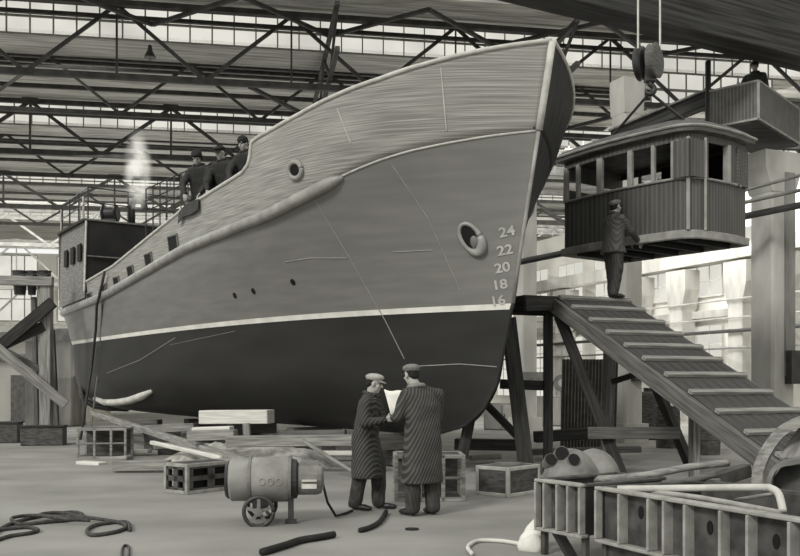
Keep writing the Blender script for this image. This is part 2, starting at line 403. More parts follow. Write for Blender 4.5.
bar('bottom_flange', g0+V((0,0,-.02)), g1+V((0,0,-.02)), .66, .06, M['girder'], t)
bar('walkway_plate', g0+gp*.7+V((0,0,.9)), g1+gp*.7+V((0,0,.9)), .9, .06, M['girder'], t)
# cab: N near, L left, F far, R right
cz0, cz1 = 7.12, 7.92
Np = at(758, 119, 19.0); Np.z = 0; ex = V((-.82,.42,0)).normalized(); ey = V((.66,.75,0)).normalized()
ex = V((-ey.y, ey.x, 0))
Lc = Np+ex*1.08; Rc = Np+ey*2.6; Fc = Rc+ex*1.08
cab = obj('operator_cab', (lambda m: (m.prism([(p.x,p.y) for p in (Np,Rc,Fc,Lc)], cz0-.06, cz0), m)[1])(MB()), M['girder'], t, label='plated crane operator cab with light edge strips')
for a, b in ((Np,Lc),(Np,Rc),(Lc,Fc),(Rc,Fc)):
    bar('panel', a+V((0,0,(cz0+cz1)/2)), b+V((0,0,(cz0+cz1)/2)), .04, cz1-cz0, M['crane_cab'], cab)
    bar('edge_strip', a+V((0,0,cz1)), b+V((0,0,cz1)), .07, .05, M['cabin_trim'], cab)
    bar('edge_strip', a+V((0,0,cz0)), b+V((0,0,cz0)), .07, .05, M['cabin_trim'], cab)
for p in (Np, Lc, Rc): bar('corner_strip', p+V((0,0,cz0)), p+V((0,0,cz1)), .06, .06, M['cabin_trim'], cab)
for p in (Lc, Fc): bar('hanger', p+V((0,0,cz0)), p+V((0,0,8.6)), .1, .1, M['girder'], cab)
mb = MB(); mb.beam(Lc*.35+Fc*.65+V((0,0,8.2)), Lc*.05+Fc*.95+V((0,0,8.2)), .03, .75); obj('window_pane', mb, M['mull'], cab)
# three pipes past the thick column
for (pa, pb, Y, r, m), lab in zip((((742,191,19.6),(806,174,19.6),19.6,.035,'mid_steel'),((742,203,19.6),(806,189,19.6),19.6,.04,'mid_steel'),((520,262,19.6),(806,204,19.6),19.6,.075,'dark_steel')),
        ('highest thin pipe crossing the thick column under the cab','second thin pipe crossing the thick column','long dark pipe running from behind the stem past the wheelhouse to the right')):
    a = at(pa[0], pa[1], 19.8 if r > .05 else 19.3); b = at(pb[0], pb[1], 19.3)
    if r > .05: a = at(pa[0], pa[1], 21.5)
    mb = MB(); mb.tube([a, b], r, 10); tag(obj('service_pipe', mb, M[m], smooth=True), lab, 'pipe', 'pipes at the thick column')
# ================================================================== VESSEL
AF = V((-.56,.828,0)).normalized(); ST = V((-.828,-.56,0)).normalized(); B0 = V((1.758,14,0)); SEND = 17.6
def taper(S, S1=14.0, p=2.2, tail=0.0):
    if S <= S1: return 1
    q = min(1, (S-S1)/(SEND-S1)); return tail+(1-tail)*max(0, 1-q**p)**(1/p)
ST_Z = [(42,553),(130,540),(308,513),(366,502.5),(390,497),(410,484),(422,470),(434,449)]
# levels: name, stem offset, bmax, c, p, stern offset(aft +)
LV = [('keel',2.1,.10,.5,1,-.5),('l1',1.15,1.10,5.2,1.3,-.5),('l2',.68,1.76,5.0,1.25,-.45),('l3',.36,2.2,4.6,1.2,-.35),('l4',.2,2.42,4.2,1.12,-.25),
      ('w0',.02,2.52,3.7,1.08,-.15),('w1',-.02,2.54,3.6,1.08,-.14),('m1',-.22,2.6,2.7,1.0,-.14),('m2',-.42,2.66,1.95,1.0,-.05),('kn',-.6,2.70,1.4,1,0),
      ('u1',-.7,2.73,1.22,1,0),('u2',-.8,2.75,1.1,1,0),('sh',-.888,2.77,1.0,1,0)]
def sb(k, S):
    _, off, bm_, c, p, so = LV[k]
    b = bm_*(1-math.exp(-(max(S,0)/c)**p)) if k else .1*min(1, S/.3+.2)
    if 1 <= k <= 4:
        q = max(0, min(1, (S-6)/8)); b += (0,.72,.52,.27,.1)[k]*q*q*(3-2*q)
    s = S+off*math.exp(-S/1.8)+so*math.exp(-(SEND-S)/2.2)
    return s, max(b*taper(S, 15.0+.08*k, 4.0+.2*k), .025)
def pos(s, b, z, side=1): return B0+AF*s+ST*(b*side)+V((0,0,z))
def solve(k, px, py):
    kk = (px-CX)/F; lo, hi = 0.0, SEND-.05
    def g(S):
        s, b = sb(k, S); p = pos(s, b, 0); return p.x-kk*p.y
    if g(lo) < 0: return 0.0, EYE+(HZ-py)/F*pos(sb(k,0)[0],0,0).y
    for _ in range(50):
        m_ = (lo+hi)/2
        if g(m_) > 0: lo = m_
        else: hi = m_
    s, b = sb(k, lo); return lo, EYE+(HZ-py)/F*pos(s, b, 0).y
def curve(k, pts):
    q = sorted(solve(k, *p) for p in pts); out = []
    for a in q:
        if not out or a[0] > out[-1][0]+.004: out.append(a)
    return out
def interp(tab, S):
    if S <= tab[0][0]: return tab[0][1]
    for (a, za), (b, zb) in zip(tab, tab[1:]):
        if S <= b: return za+(zb-za)*(S-a)/(b-a)
    return tab[-1][1]
def smooth_tab(tab, w):
    return [(S, (interp(tab,S-w)+interp(tab,S)*2+interp(tab,S+w))/4) for S in [SEND*i/160 for i in range(161)]]
KN = smooth_tab(curve(9, [(541,129),(526,130.5),(470,140),(412,150),(378,160.6),(345,175),(305,195),(268,214),(225,231),(184.5,248),(137,276),(102.5,296),(61.5,315)]), .35)
SHR = curve(12, [(553,42),(535,43.5),(480,52),(430,64),(380,80),(335,97),(300,115),(275,129),(258,138.5),(252,143),(250.5,150),(250,158),(248,166),(243,173),(234,179),(205,197),(184.6,209),(150,237),(113,267),(87,282)])
SHR = SHR+[(SEND, SHR[-1][1]-.25)]
def zlev(k, S):
    nm = LV[k][0]; zk, zs = interp(KN, S), interp(SHR, S)
    rise = .12*max(0,(S-11.5)/(SEND-11.5))**2                        # counter stern
    return {'keel':.62+rise*1.3,'l1':.82+rise*1.1,'l2':1.12+rise,'l3':1.52+rise*.75,'l4':2.1+rise*.35,'w0':2.68,'w1':2.77}.get(nm) if k < 7 else \
        {'m1':2.77+(zk-2.77)*.36,'m2':2.77+(zk-2.77)*.7,'kn':zk,'u1':zk+(zs-zk)*.33,'u2':zk+(zs-zk)*.67,'sh':zs}[nm]
def P(k, S, side=1):
    s, b = sb(k, S); return pos(s, b, zlev(k, S), side)
NS = 110
SS = [SEND*(i/NS)**1.25 for i in range(NS+1)]
SBK = solve(12,250,155)[0]
SS = sorted([S for S in SS if abs(S-SBK-.05) > .3]+[SBK-.25+.6*i/22 for i in range(23)]+[SEND-.02, SEND-.06, SEND-.15, SEND-.3])
def cr(p0, p1, p2, p3, t):
    return .5*((2*p1)+(p2-p0)*t+(2*p0-5*p1+4*p2-p3)*t*t+(3*p1-p0-3*p2+p3)*t**3)
def rows(k0, k1, sub, side):
    out = []
    for k in range(k0, k1):
        n = 1 if LV[k][0] == 'w0' else sub
        for q in range(n):
            row = []
            for S in SS:
                a, b, c, d = (P(max(k-1,0),S,side), P(k,S,side), P(k+1,S,side), P(min(k+2,k1),S,side))
                row.append(cr(a,b,c,d,q/n))
            out.append((row, k))
    out.append(([P(k1,S,side) for S in SS], k1)); return out
def hull_part(name, k0, k1, sub, mats, pick, parent, solid=0):
    mb = MB(); uvs = []
    for side in (1,-1):
        R = rows(k0, k1, sub, side); o = len(mb.v); n = len(SS)
        for row, k in R: mb.v += row
        for i in range(len(R)-1):
            for j in range(n-1):
                f = [o+i*n+j, o+i*n+j+1, o+(i+1)*n+j+1, o+(i+1)*n+j]
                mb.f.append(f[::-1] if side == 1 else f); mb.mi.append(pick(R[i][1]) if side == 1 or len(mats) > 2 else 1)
        for i in range(len(R)):
            for j in range(n): uvs.append((SS[j], R[i][0][j].z))
    if k0 == 0:
        n = len(SS); half = len(mb.v)//2
        for j in range(n-1): mb.f.append([j, half+j, half+j+1, j+1]); mb.mi.append(0)
    world = W[parent.name]; inv = world.inverted()
    me = bpy.data.meshes.new(name); me.from_pydata([tuple(inv @ p) for p in mb.v], [], mb.f)
    for m_ in mats: me.materials.append(m_)
    me.polygons.foreach_set('material_index', mb.mi)
    uvl = me.uv_layers.new(name='UVMap')
    for lp in me.loops: uvl.data[lp.index].uv = uvs[lp.vertex_index]
    me.polygons.foreach_set('use_smooth', [True]*len(me.polygons))
    o = bpy.data.objects.new(name, me); link(o, world, parent)
    if solid:
        sm = o.modifiers.new('thick', 'SOLIDIFY'); sm.thickness = solid; sm.offset = -1
    return o, mb
ship = thing('fishing_vessel', 'large steel fishing vessel on blocks with grey topsides and black bottom', 'ship', pos(8.5,0,.6), math.atan2(-AF.y,-AF.x))
hull, hmb = hull_part('hull', 0, 9, 4, [M['hull_black'], M['white_line'], M['hull_grey']], lambda k: 0 if k < 5 else (1 if k == 5 else 2), ship)
hull.data.materials.append(M['port_shade'])
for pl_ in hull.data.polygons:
    if pl_.material_index == 2 and pl_.index > len(hull.data.polygons)*.5 and (hull.data.vertices[pl_.vertices[0]].co.z+.6) > 3.4: pl_.material_index = 3  # upper port plating takes the painted shade too
hull['label'] = 'grey hull plating above a white line, black below'
bul, bmb = hull_part('bulwark', 9, 12, 4, [M['bulwark'], M['port_shade']], lambda k: 0, ship, .04)
nn = [p.normal for p in bul.data.polygons if True][20]; print('BULN', (W[ship.name].to_3x3() @ nn).dot(ST))
bul['label'] = 'paler streaked upper plating'
amb = MB(); amb.v = hmb.v+bmb.v; amb.f = hmb.f+[[i+len(hmb.v) for i in f] for f in bmb.f]
BVH = BVHTree.FromPolygons(amb.v, amb.f); CAM = V((0,0,EYE))
def on_hull(px, py):
    d = V(((px-CX)/F, 1, (HZ-py)/F)).normalized(); h = BVH.ray_cast(CAM, d)
    if h[0] is None:
        for q in range(1, 9):
            h = BVH.ray_cast(CAM, V(((px-CX)/F, 1, (HZ-py-2*q)/F)).normalized())
            if h[0] is not None: break
    if h[0] is None: return None, None
    n = h[1]; n = n if n.dot(d) < 0 else -n
    return h[0], n
for side in (1,-1):
    mb = MB(); mb.tube([P(12,S,side)+V((0,0,.02)) for S in SS if S < 14.1], .036, 8); obj('cap_rail', mb, M['rail'], ship, smooth=True)
Ss = curve(9, [(345,175)])[0][0]
for side in (1,-1):
    q = [S for S in SS if S > Ss]; pts = [P(9,S,side)+V((0,0,-.02)) for S in q]
    mb = MB(); mb.tube(pts, [.03,.08]+[.105]*(len(pts)-2), 12); obj('rubbing_strake', mb, M['strake'], ship, smooth=True)
mb = MB(); mb.tube([P(9,S)+ST*.005 for S in SS if S <= Ss+.1], .016, 6); obj('knuckle_seam', mb, M['rail'], ship)
st = [P(k,0) for k in (12,11,10,9,8,7,6,5,4,3,2,1)]
for a_, b_, r_, m_ in ((0,4,.055,'rail'),(3,7,.03,'strake'),(6,12,.03,'hull_black')):
    mb = MB(); mb.tube([p-AF*.01 for p in st[a_:b_]], r_, 8); obj('stem_bar', mb, M[m_], ship, smooth=True)
# deck inside the bulwark
mb = MB(); L_, R_ = [], []
for S in SS:
    s, b = sb(9, S); b -= .1; z = min(interp(SHR,S)-.75, 5.35 if S < 5 else 4.35); z = z if S < 5 else min(z, interp(SHR,S)-.3)
    L_.append(pos(s, b-.06, z)); R_.append(pos(s, b-.06, z, -1))
mb.ring_loft([L_, R_], False, False); obj('deck', mb, M['deck'], ship)
# plating seams
def seam(pts, r=.008, m='weld'):
    q = []
    for (x0,y0),(x1,y1) in zip(pts, pts[1:]):
        for i in range(14):
            h, n = on_hull(x0+(x1-x0)*i/14, y0+(y1-y0)*i/14)
            if h: q.append(h+n*.003)
    mb = MB(); mb.tube(q, r, 6); obj('weld_seam', mb, M[m], ship)
seam([(315,200),(350,258),(385,320),(406,362)]); seam([(390,162),(428,218),(463,296)]); seam([(285,262),(310,258),(350,258)], .008); seam([(393,252),(436,250)], .008)
seam([(420,366),(460,364),(500,367)], .009); seam([(107,373),(140,360),(178,336)], .008); seam([(170,345),(240,330)], .006, 'hull_grey')
seam([(337,108),(352,146)], .012, 'rail'); seam([(441,68),(447,135)], .012, 'rail')
# portholes cut in the bulwark, fairlead and hawse pipes, small holes
def on_frame(px, py):
    h, n = on_hull(px, py); x = AF-n*AF.dot(n); x = -x.normalized(); y = n.cross(x); return h, n, Matrix((x, y, n)).transposed()
for px, py, w, h_ in ((174,243.5,.50,.33),(149.5,261,.42,.34),(131.5,273,.40,.32),(117.5,283.5,.40,.32),(105.5,290.5,.38,.30),(90.5,298.5,.42,.30)):
    h, n, R = on_frame(px, py); mb = MB(); mb.box(h+n*.0, (w,h_,.05), R); pw = obj('porthole', mb, M['hole'], ship, bevel=.015)
    mb = MB()
    for a, b in (((0,h_/2),(w,.03)),((0,-h_/2),(w,.03)),((w/2,0),(.03,h_)),((-w/2,0),(.03,h_))): mb.box(h+R @ V((a[0],a[1],.02)), (b[0],b[1],.03), R)
    obj('porthole_rim', mb, M['house_side'], pw)
def ring_fit(name, px, py, rx, ry, tube, m, hole_dx=0, hole_dy=0):
    h, n, R = on_frame(px, py); mb = MB()
    pts = [h+R @ V((math.cos(a)*rx, math.sin(a)*ry, .02)) for a in [2*PI*i/28 for i in range(29)]]
    mb.tube(pts, tube, 8); o = obj(name, mb, m, ship, smooth=True)
    mb = MB(); mb.ring_loft([[h+R @ V((math.cos(2*PI*i/24)*rx*.95+hole_dx, math.sin(2*PI*i/24)*ry*.95+hole_dy, z)) for i in range(24)] for z in (-.03,.03)])
    obj('opening', mb, M['hole'], o)
    return o
ring_fit('fairlead', 296, 170, .15, .13, .042, M['bulwark'])
h, n, R = on_frame(471, 238); mb = MB(); an = [2*PI*i/32 for i in range(33)]
mb.tube([h+R @ V((math.cos(a)*.15-.05*math.sin(a), math.sin(a)*.24, .02)) for a in an], [.032+.055*max(0,math.cos(a+1.05))**1.5 for a in an], 10)
hw_ = obj('hawse_pipe', mb, M['strake'], ship, smooth=True); mb = MB()
mb.ring_loft([[h+R @ V((math.cos(a)*.13-.05*math.sin(a)-.02, math.sin(a)*.21+.02, z)) for a in an[:-1]] for z in (-.03,.025)]); obj('opening', mb, M['hole'], hw_)
mb = MB(); mb.ell(h+R @ V((.045,-.08,.0)), (.085,.13,.045), R); obj('inner_lip', mb, M['mid_steel'], hw_, smooth=True)
for px, py in ((235,295.5),(253.5,291),(293,282)):
    h, n, R = on_frame(px, py); mb = MB(); mb.ring_loft([[h+R @ V((math.cos(2*PI*i/12)*.055, math.sin(2*PI*i/12)*.06, z)) for i in range(12)] for z in (-.02,.012)]); obj('drain_hole', mb, M['hole'], ship)
# pale worn patches on the upper plating
for px, py, w, h_ in ((216,205,.5,.45),):
    pass
# draft marks
def text_mesh(s, size):
    cu = bpy.data.curves.new('t', 'FONT'); cu.body = s; cu.size = size; cu.align_x = 'CENTER'; cu.align_y = 'CENTER'; cu.extrude = .003; cu.offset = .006
    o = bpy.data.objects.new('t', cu); COL.objects.link(o); dg = bpy.context.evaluated_depsgraph_get(); dg.update()
    e = o.evaluated_get(dg).to_mesh(); out = MB(); out.v = [v.co.copy() for v in e.vertices]; out.f = [list(p.vertices) for p in e.polygons]; out.mi = [0]*len(out.f)
    o.evaluated_get(dg).to_mesh_clear(); bpy.data.objects.remove(o); return out
for s, px, py in (('24',507,232),('22',505,250.5),('20',502.5,268),('18',500,285),('16',498,301)):
    h, n, R = on_frame(px, py); tm = text_mesh(s, .24); tm.v = [h+R @ V((p.x*1.05, p.y*.85, p.z+.006)) for p in tm.v]
    obj('draft_mark', tm, M['edge'], ship, label='pale painted numeral '+s)
# deckhouse
def hp(s, b, z): return pos(s, b, z)
hs0, hs1 = 14.05, 17.0
def hbs(q): return sb(11, q)[1]+.05
hb = hbs(hs0); hz = 5.9; zf = 3.4
hq = [hs0+(hs1-hs0)*i/8 for i in range(9)]
mb = MB()
for side in (1,-1): mb.ring_loft([[hp(q, hbs(q)*side, interp(KN,q)+.1) for q in hq], [hp(q, (hbs(q)-.06)*side, hz) for q in hq]], False, False, 1)
mb.beam(hp(hs0,hb,(4+hz)/2), hp(hs0,-hb,(4+hz)/2), .05, hz-4, mi=0); mb.beam(hp(hs1,hbs(hs1),(4+hz)/2), hp(hs1,-hbs(hs1),(4+hz)/2), .05, hz-4, mi=1)
hs = obj('deckhouse', mb, [M['house_dark'], M['house_side']], ship, label='boxy deckhouse with black front and grey side')
mb = MB(); pl = [hp(q, hbs(q)+.04, 0) for q in hq]+[hp(q, -hbs(q)-.04, 0) for q in hq[::-1]]; mb.prism([(p.x,p.y) for p in pl], hz, hz+.06); obj('roof', mb, M['house_dark'], hs)
bar('roof_edge', hp(hs0-.05,hb+.06,hz+.03), hp(hs0-.05,-hb-.06,hz+.03), .04, .05, M['mid_steel'], hs)
bar('grab_rail', hp(hs0-.08,hb-.05,4.95), hp(hs0-.08,.2,4.95), .04, .04, M['mid_steel'], hs)
bar('corner_bar', hp(hs0-.03,hb+.02,4.0), hp(hs0-.03,hb-.03,hz), .05, .05, M['rail'], hs)
for i in range(3):
    q = hs0+.5+i*.72; bb = hbs(q)+.01
    mb = MB(); mb.beam(hp(q-.17,bb,5.1), hp(q+.17,bb,5.1), .04, .46); obj('window', mb, M['hole'], hs)
mb = MB(); mb.beam(hp(hs0-.04,.9,5.35), hp(hs0-.04,.3,5.35), .03, .5); obj('window', mb, M['hole'], hs)
# mast pipes, stanchions, ventilator, winch drum, lamps
for s, b, z0, z1 in ((hs1+.1,hbs(hs1)-.1,3.9,6.7),(hs1-.5,2.3,5.9,6.9),(hs1-.9,2.3,5.9,6.95)):
    mb = MB(); mb.tube([hp(s,b,z0), hp(s,b,z1)], .035, 8); obj('pipe', mb, M['pale'], hs)
zr = hz+.06
for i in range(6): b = -hb+.1+2*(hb-.1)*i/5; mb = MB(); mb.tube([hp(hs0+.05,b,zr), hp(hs0+.05,b,zr+.85)], .022, 6); obj('stanchion', mb, M['dark_steel'], hs)
for i in range(1,4): s = hs0+(hs1-hs0)*i/3; mb = MB(); mb.tube([hp(s,hbs(s)-.1,zr), hp(s,hbs(s)-.1,zr+.85)], .022, 6); obj('stanchion', mb, M['dark_steel'], hs)
for z in (.45,.85): mb = MB(); mb.tube([hp(hs0+.05,-hb,zr+z), hp(hs0+.05,hb-.1,zr+z), hp(hs1,hbs(hs1)-.1,zr+z)], .018, 6); obj('rail', mb, M['dark_steel'], hs)
mb = MB(); p = at(132,222,24.9); p.z = hz
mb.tube([p, p+V((0,0,.55))]+[p+V((.17-.17*math.cos(a),0,.55+.17*math.sin(a))) for a in [PI*i/8 for i in range(1,9)]]+[p+V((.34,0,.45))], [.09]*2+[.09]*8+[.11], 10); obj('ventilator', mb, M['dark_steel'], ship, smooth=True)
p = at(110,222,25); p.z = hz+.06
mb = MB(); mb.lathe(p+V((-.22,0,.3)), (1,0,0), [(0,.2),(.05,.26),(.1,.2),(.35,.2),(.4,.26),(.45,.2)], 16); mb.box(p+V((0,0,.05)), (.4,.35,.16)); obj('winch_drum', mb, M['dark_steel'], ship)
# rail lattice aft of the forecastle, on deck
for i in range(7):
    p = at(146+i*7, 225-i*3.2, 22.6); mb = MB(); mb.tube([V((p.x,p.y,4.3)), V((p.x,p.y,p.z+.9))], .018, 6); obj('stanchion', mb, M['dark_steel'], ship)
for dz in (.35,.6,.9):
    a, b = at(146,225,22.6), at(188,206,22.6); mb = MB(); mb.tube([a+V((0,0,dz)), b+V((0,0,dz))], .015, 6); obj('rail', mb, M['dark_steel'], ship)
# rudder skeg and pale crescent modelled for the light reflected at the stern foot
sk = [on_hull(px, py) for px, py in ((152,391),(142,396),(130,400),(118,402),(106,402),(96,398))]
q = [h+n*.02 for h, n in sk if h]
if len(q) > 2:
    mb = MB(); mb.tube(q, [.06]+[.12]*(len(q)-2)+[.08], 10, squash=.8); obj('stern_reflection', mb, M['pale'], ship, smooth=True)  # reflected light built as a pale tube on the hull
mb = MB(); mb.tube([at(82,384,26.0), at(82,393,25.9), at(86,401,25.8), at(94,406,25.7), at(108,408.5,25.6), at(128,409,25.4)], .08, 8); obj('skeg', mb, M['dark_steel'], ship, smooth=True)
# cloth rag over the bulwark
mb = MB(); pr = [(181,212),(186,204),(194,199),(201,199)]; up_, dn_ = [], []
for px, py in pr:
    h, n = on_hull(px, py+4)
    if h is None: print('MISS', px, py); continue
    up_.append(h+n*.05+V((0,0,.08))); dn_.append(h+n*.07-V((0,0,.12+.1*random.random())))
mb.ring_loft([up_, dn_], False, False); o = obj('rag', mb, M['trouser']); tag(o, 'dark rag hanging over the bulwark below the first deck man', 'cloth')
o.modifiers.new('s','SOLIDIFY').thickness = .015
# hose hanging from the deck
pts = []
for px, py in ((108,272),(105.5,284),(103,298),(101,306),(99,330),(96.5,352),(94.5,370)):
    h, n = on_hull(px, py); pts.append(h+n*.07-V((0,.12 if py in (298,306) else .05,0)))
pts += [V((pts[-1].x-.05, pts[-1].y-.15, 1.3)), V((pts[-1].x-.1, pts[-1].y-.3, .6)), V((pts[-1].x-.15, pts[-1].y-.4, .04))]
for k, (dx, lab) in enumerate(((0,'dark hose hanging from the deck down the hull side to the ground'),)):
    mb = MB(); mb.tube([p+V((dx,0,0)) for p in pts], .035, 8); tag(obj('hose', mb, M['rope'], smooth=True), lab, 'hose')
mb = MB(); mb.tube([p+V((.1+.02*i,-.02,0)) for i, p in enumerate(pts[1:])], .02, 6); tag(obj('mooring_line', mb, M['mid_steel']), 'thin grey line hanging beside the hose at the stern', 'rope')
# ================================================================== HANGING WHEELHOUSE
def cabin():
    Y0 = 15.0; Np = at(690,HZ,Y0); Np.z = 0; ub = V((-.60,.80,0)); vb = V((.80,.60,0)); LA, LB = 2.80, 1.62
    t = thing('wheelhouse', 'boarded ship wheelhouse hanging from the crane hook, with rounded roof and windows', 'wheelhouse', Np+ub*LA/2+vb*LB/2+V((0,0,3.8)))
    z0, zs, zt, z1 = 4.06, 4.99, 5.62, 5.76
    def q(a, b, z=0): return Np+ub*a+vb*b+V((0,0,z))
    # outline with a bulged face and rounded near corner
    def outline(grow=0):
        pts = []
        r = .38
        for i in range(9):                                        # near corner, from face A to face B
            th = PI/2*i/8; pts.append((r-(r+grow)*math.sin(th), r-(r+grow)*math.cos(th)))
        out = [(LA+grow, -grow)]
        for i in range(1,8):
            a = LA-(LA-r)*i/8; out.append((a, -grow-.10*math.sin(PI*i/8)))
        out += [(r-(r+grow)*math.sin(PI/2*i/8), r-(r+grow)*math.cos(PI/2*i/8)) for i in range(9)]
        for i in range(1,6):
            b = r+(LB-r)*i/6; out.append((-grow-.05*math.sin(PI*i/6), b))
        out += [(-grow, LB+grow), (LA+grow, LB+grow)]
        return out
    O = outline(); n = len(O)
    def ring(o, z): return [q(a,b,z) for a,b in o]
    mb = MB(); mb.ring_loft([ring(O,z0), ring(O,zs)], False); obj('lower_wall', mb, M['cabin'], t).modifiers.new('s','SOLIDIFY').thickness = .04
    mb = MB(); mb.ring_loft([ring(O,zt), ring(O,z1)], False); obj('header', mb, M['cabin'], t).modifiers.new('s','SOLIDIFY').thickness = .04
    mb = MB(); mb.ring_loft([ring(outline(.03),z0-.10), ring(outline(.05),z0-.08), ring(outline(.05),z0+.04), ring(outline(.0),z0+.06)], False); obj('skirt_band', mb, M['cabin_trim'], t).modifiers.new('s','SOLIDIFY').thickness = .05
    mb = MB(); mb.ring_loft([ring(outline(-.03),z0-.02), ring(outline(-.03),z0+.03)]); obj('floor_board', mb, M['cabin_dark'], t)
    for k in range(5):
        a = .3+k*.55; bar('floor_joist', q(a,.05,z0-.07), q(a,LB-.05,z0-.07), .07, .09, M['cabin_dark'], t)
    # roof: crowned shell
    mb = MB(); rr = []
    for g, z in ((.0,z1-.02),(.12,z1),(.13,z1+.08),(.03,z1+.2),(-.2,z1+.3),(-.5,z1+.36)): rr.append(ring(outline(g) if g > -.1 else [(a+(LA/2-a)*(-g)*1.1, b+(LB/2-b)*(-g)*1.1) for a,b in O], z))
    mb.ring_loft(rr); obj('roof', mb, M['cabin_roof'], t, smooth=.6)
    mb = MB(); mb.tube(ring(outline(.14),z1+.09)+[q(LA+.14,-.14,z1+.09)], .025, 6); obj('roof_edge', mb, M['cabin_trim'], t)
    # posts between the windows
    def edge_pt(a): return -.10*math.sin(PI*(LA-a)/(LA-.38)) if a > .38 else 0
    for a, w in ((LA-.03,.1),(2.43,.08),(1.86,.13),(1.18,.1),(.72,.07),(.3,.16)):
        b = edge_pt(a); bar('window_post', q(a,b+.02,zs-.02), q(a,b+.02,zt+.02), w, .07, M['cabin_trim'], t, up=vb)
    for (a,b) in ((.08,.1),(-.02,.38),(-.04,1.0),(-.02,1.3),(0,LB-.05)):
        bar('window_post', q(a,b,zs-.02), q(a,b,zt+.02), .08, .1 if b < 1 else .12, M['cabin'] if b != 1.0 else M['cabin_trim'], t, up=ub)
    mb = MB(); mb.beam(q(-.03,1.02,(zs+zt)/2), q(-.03,LB,(zs+zt)/2), .05, zt-zs); obj('side_panel', mb, M['cabin'], t)
    mb = MB(); mb.beam(q(.02,.02,(zs+zt)/2), q(.3,-.03,(zs+zt)/2), .05, zt-zs); mb.beam(q(.0,.05,(zs+zt)/2), q(-.03,.38,(zs+zt)/2), .05, zt-zs); obj('corner_panel', mb, M['cabin'], t)
    mb = MB(); mb.tube([q(.08,.06,z0+.05), q(.08,.06,zt+.05)], .035, 6); obj('corner_bead', mb, M['cabin_trim'], t)
    mb = MB(); mb.tube([q(-.05,.36,z0+.05), q(-.05,.36,zt+.05)], .025, 6); obj('corner_bead', mb, M['cabin_trim'], t)
    mb = MB(); mb.tube([q(a,b-.02,zs) if b < .2 and a > 0 else q(a-.02,b,zs) for a,b in O[:-2]], .022, 6); obj('sill_rail', mb, M['cabin_trim'], t)
    # inside: far wall and a small panel with light window
    mb = MB(); mb.beam(q(0.9,LB-.03,(zs+zt)/2), q(-.0,LB-.03,(zs+zt)/2), .05, zt-zs+.1); mb.beam(q(1.75,LB-.03,(zs+zt)/2), q(1.0,LB-.03,(zs+zt)/2), .05, zt-zs+.1); obj('far_wall', mb, M['cabin_dark'], t)
    mb = MB(); mb.beam(q(LA-.02,.05,zs+.12), q(LA-.02,LB-.05,zs+.12), .04, .25); mb.beam(q(LA-.02,.05,zt-.1), q(LA-.02,LB-.05,zt-.1), .04, .2); obj('end_wall', mb, M['cabin'], t)
    bar('window_post', q(LA-.02,LB,zs), q(LA-.02,LB,z1), .07, .07, M['cabin_trim'], t); bar('window_post', q(2.3,LB,zs), q(2.3,LB,z1), .06, .06, M['cabin'], t)
    mb = MB(); mb.box(q(.95,.3,zs+.02), (.3,.2,.22), Matrix.Rotation(math.radians(-53),3,'Z')); obj('instrument_box', mb, M['pale'], t)
    return q, z1
cq, cz = cabin()
# crane hook block and slings
hk = at(649, 86, 15.6); hkc = at(650, 62, 15.6)
t = thing('hook_block', 'round crane hook block on two ropes above the wheelhouse', 'crane hook', hkc)
ax = V((.80,-.60,0)).normalized()
for k, (d, r) in enumerate(((-.15,.29),(.08,.30))):
    mb = MB(); mb.lathe(hkc+ax*d-ax*.07, ax, [(0,r*.6),(.01,r),(.04,r*.94),(.07,r*.94),(.12,r),(.14,r*.9),(.15,r*.5)], 28); obj('sheave', mb, M['dark_steel'] if k == 0 else M['cabin_roof'], t, smooth=.5)
mb = MB(); mb.box(hkc-V((0,0,.22)), (.2,.14,.3)); obj('yoke', mb, M['dark_steel'], t, bevel=.03)
mb = MB(); hh = hkc+V((0,0,-.40)); mb.tube([hh+V((0,0,.12)), hh]+[hh+V((.075*math.sin(a),0,-.075+.075*math.cos(a))) for a in [PI*i/8 for i in range(1,13)]], [.05]*2+[.05]*8+[.04,.03,.02,.012], 8); obj('hook', mb, M['dark_steel'], t, smooth=True)
for px in (638, 660):
    a = at(px, 60, 15.6); mb = MB(); mb.tube([a, V((a.x,a.y,8.6))], .018, 6); obj('hoist_rope', mb, M['pale'], t)
tp = hh+V((0,0,-.13))
for (a, b), lab in (((2.25,.5),'left leg of the lifting sling, hook to the rear of the wheelhouse roof'),((.5,.75),'right leg of the lifting sling, hook to the front of the wheelhouse roof')):
    e = cq(a,b,cz+.3); mb = MB(); mb.tube([tp, e], .025, 6); tag(obj('lifting_sling', mb, M['dark_steel']), lab, 'sling', 'lifting slings')
# ================================================================== RAMP
rq = V((.406,-.914,0)); rw = V((.914,.406,0)); TL = at(556,297,15.2); TL.z = 3.0; RWD = 1.45; SL = .5; RL = 5.75
def rp(l, w, dz=0): return TL+rq*l+rw*w+V((0,0,-SL*l+dz))
t = thing('gangway', 'sloping timber boarding ramp with cleats on a trestle, leading up to the vessel bow', 'ramp', (4,14,0))
rn = (rq-V((0,0,SL))).normalized(); up = rw.cross(rn); up = up if up.z > 0 else -up
for i in range(8):
    w = (i+.5)*RWD/8
    bar('deck_board', rp(0,w,-.03), rp(RL,w,-.03), RWD/8-.012, .05, M['plank'], t, up=up)
ll = [.12,.5,.98,1.42,1.86,2.28,2.76,3.25,3.75,4.25,4.75,5.25]
for l in ll: bar('cleat', rp(l,-.02,.03), rp(l,RWD+.02,.03), .09, .06, M['wood'], t, up=up)
for w in (-.03, RWD+.03): bar('stringer', rp(-.1,w,-.16), rp(RL,w,-.16), .09, .24, M['wood_mid'], t, up=up)
pf = lambda l, w, z=3.0: TL-rq*l+rw*w+V((0,0,z-3.0))
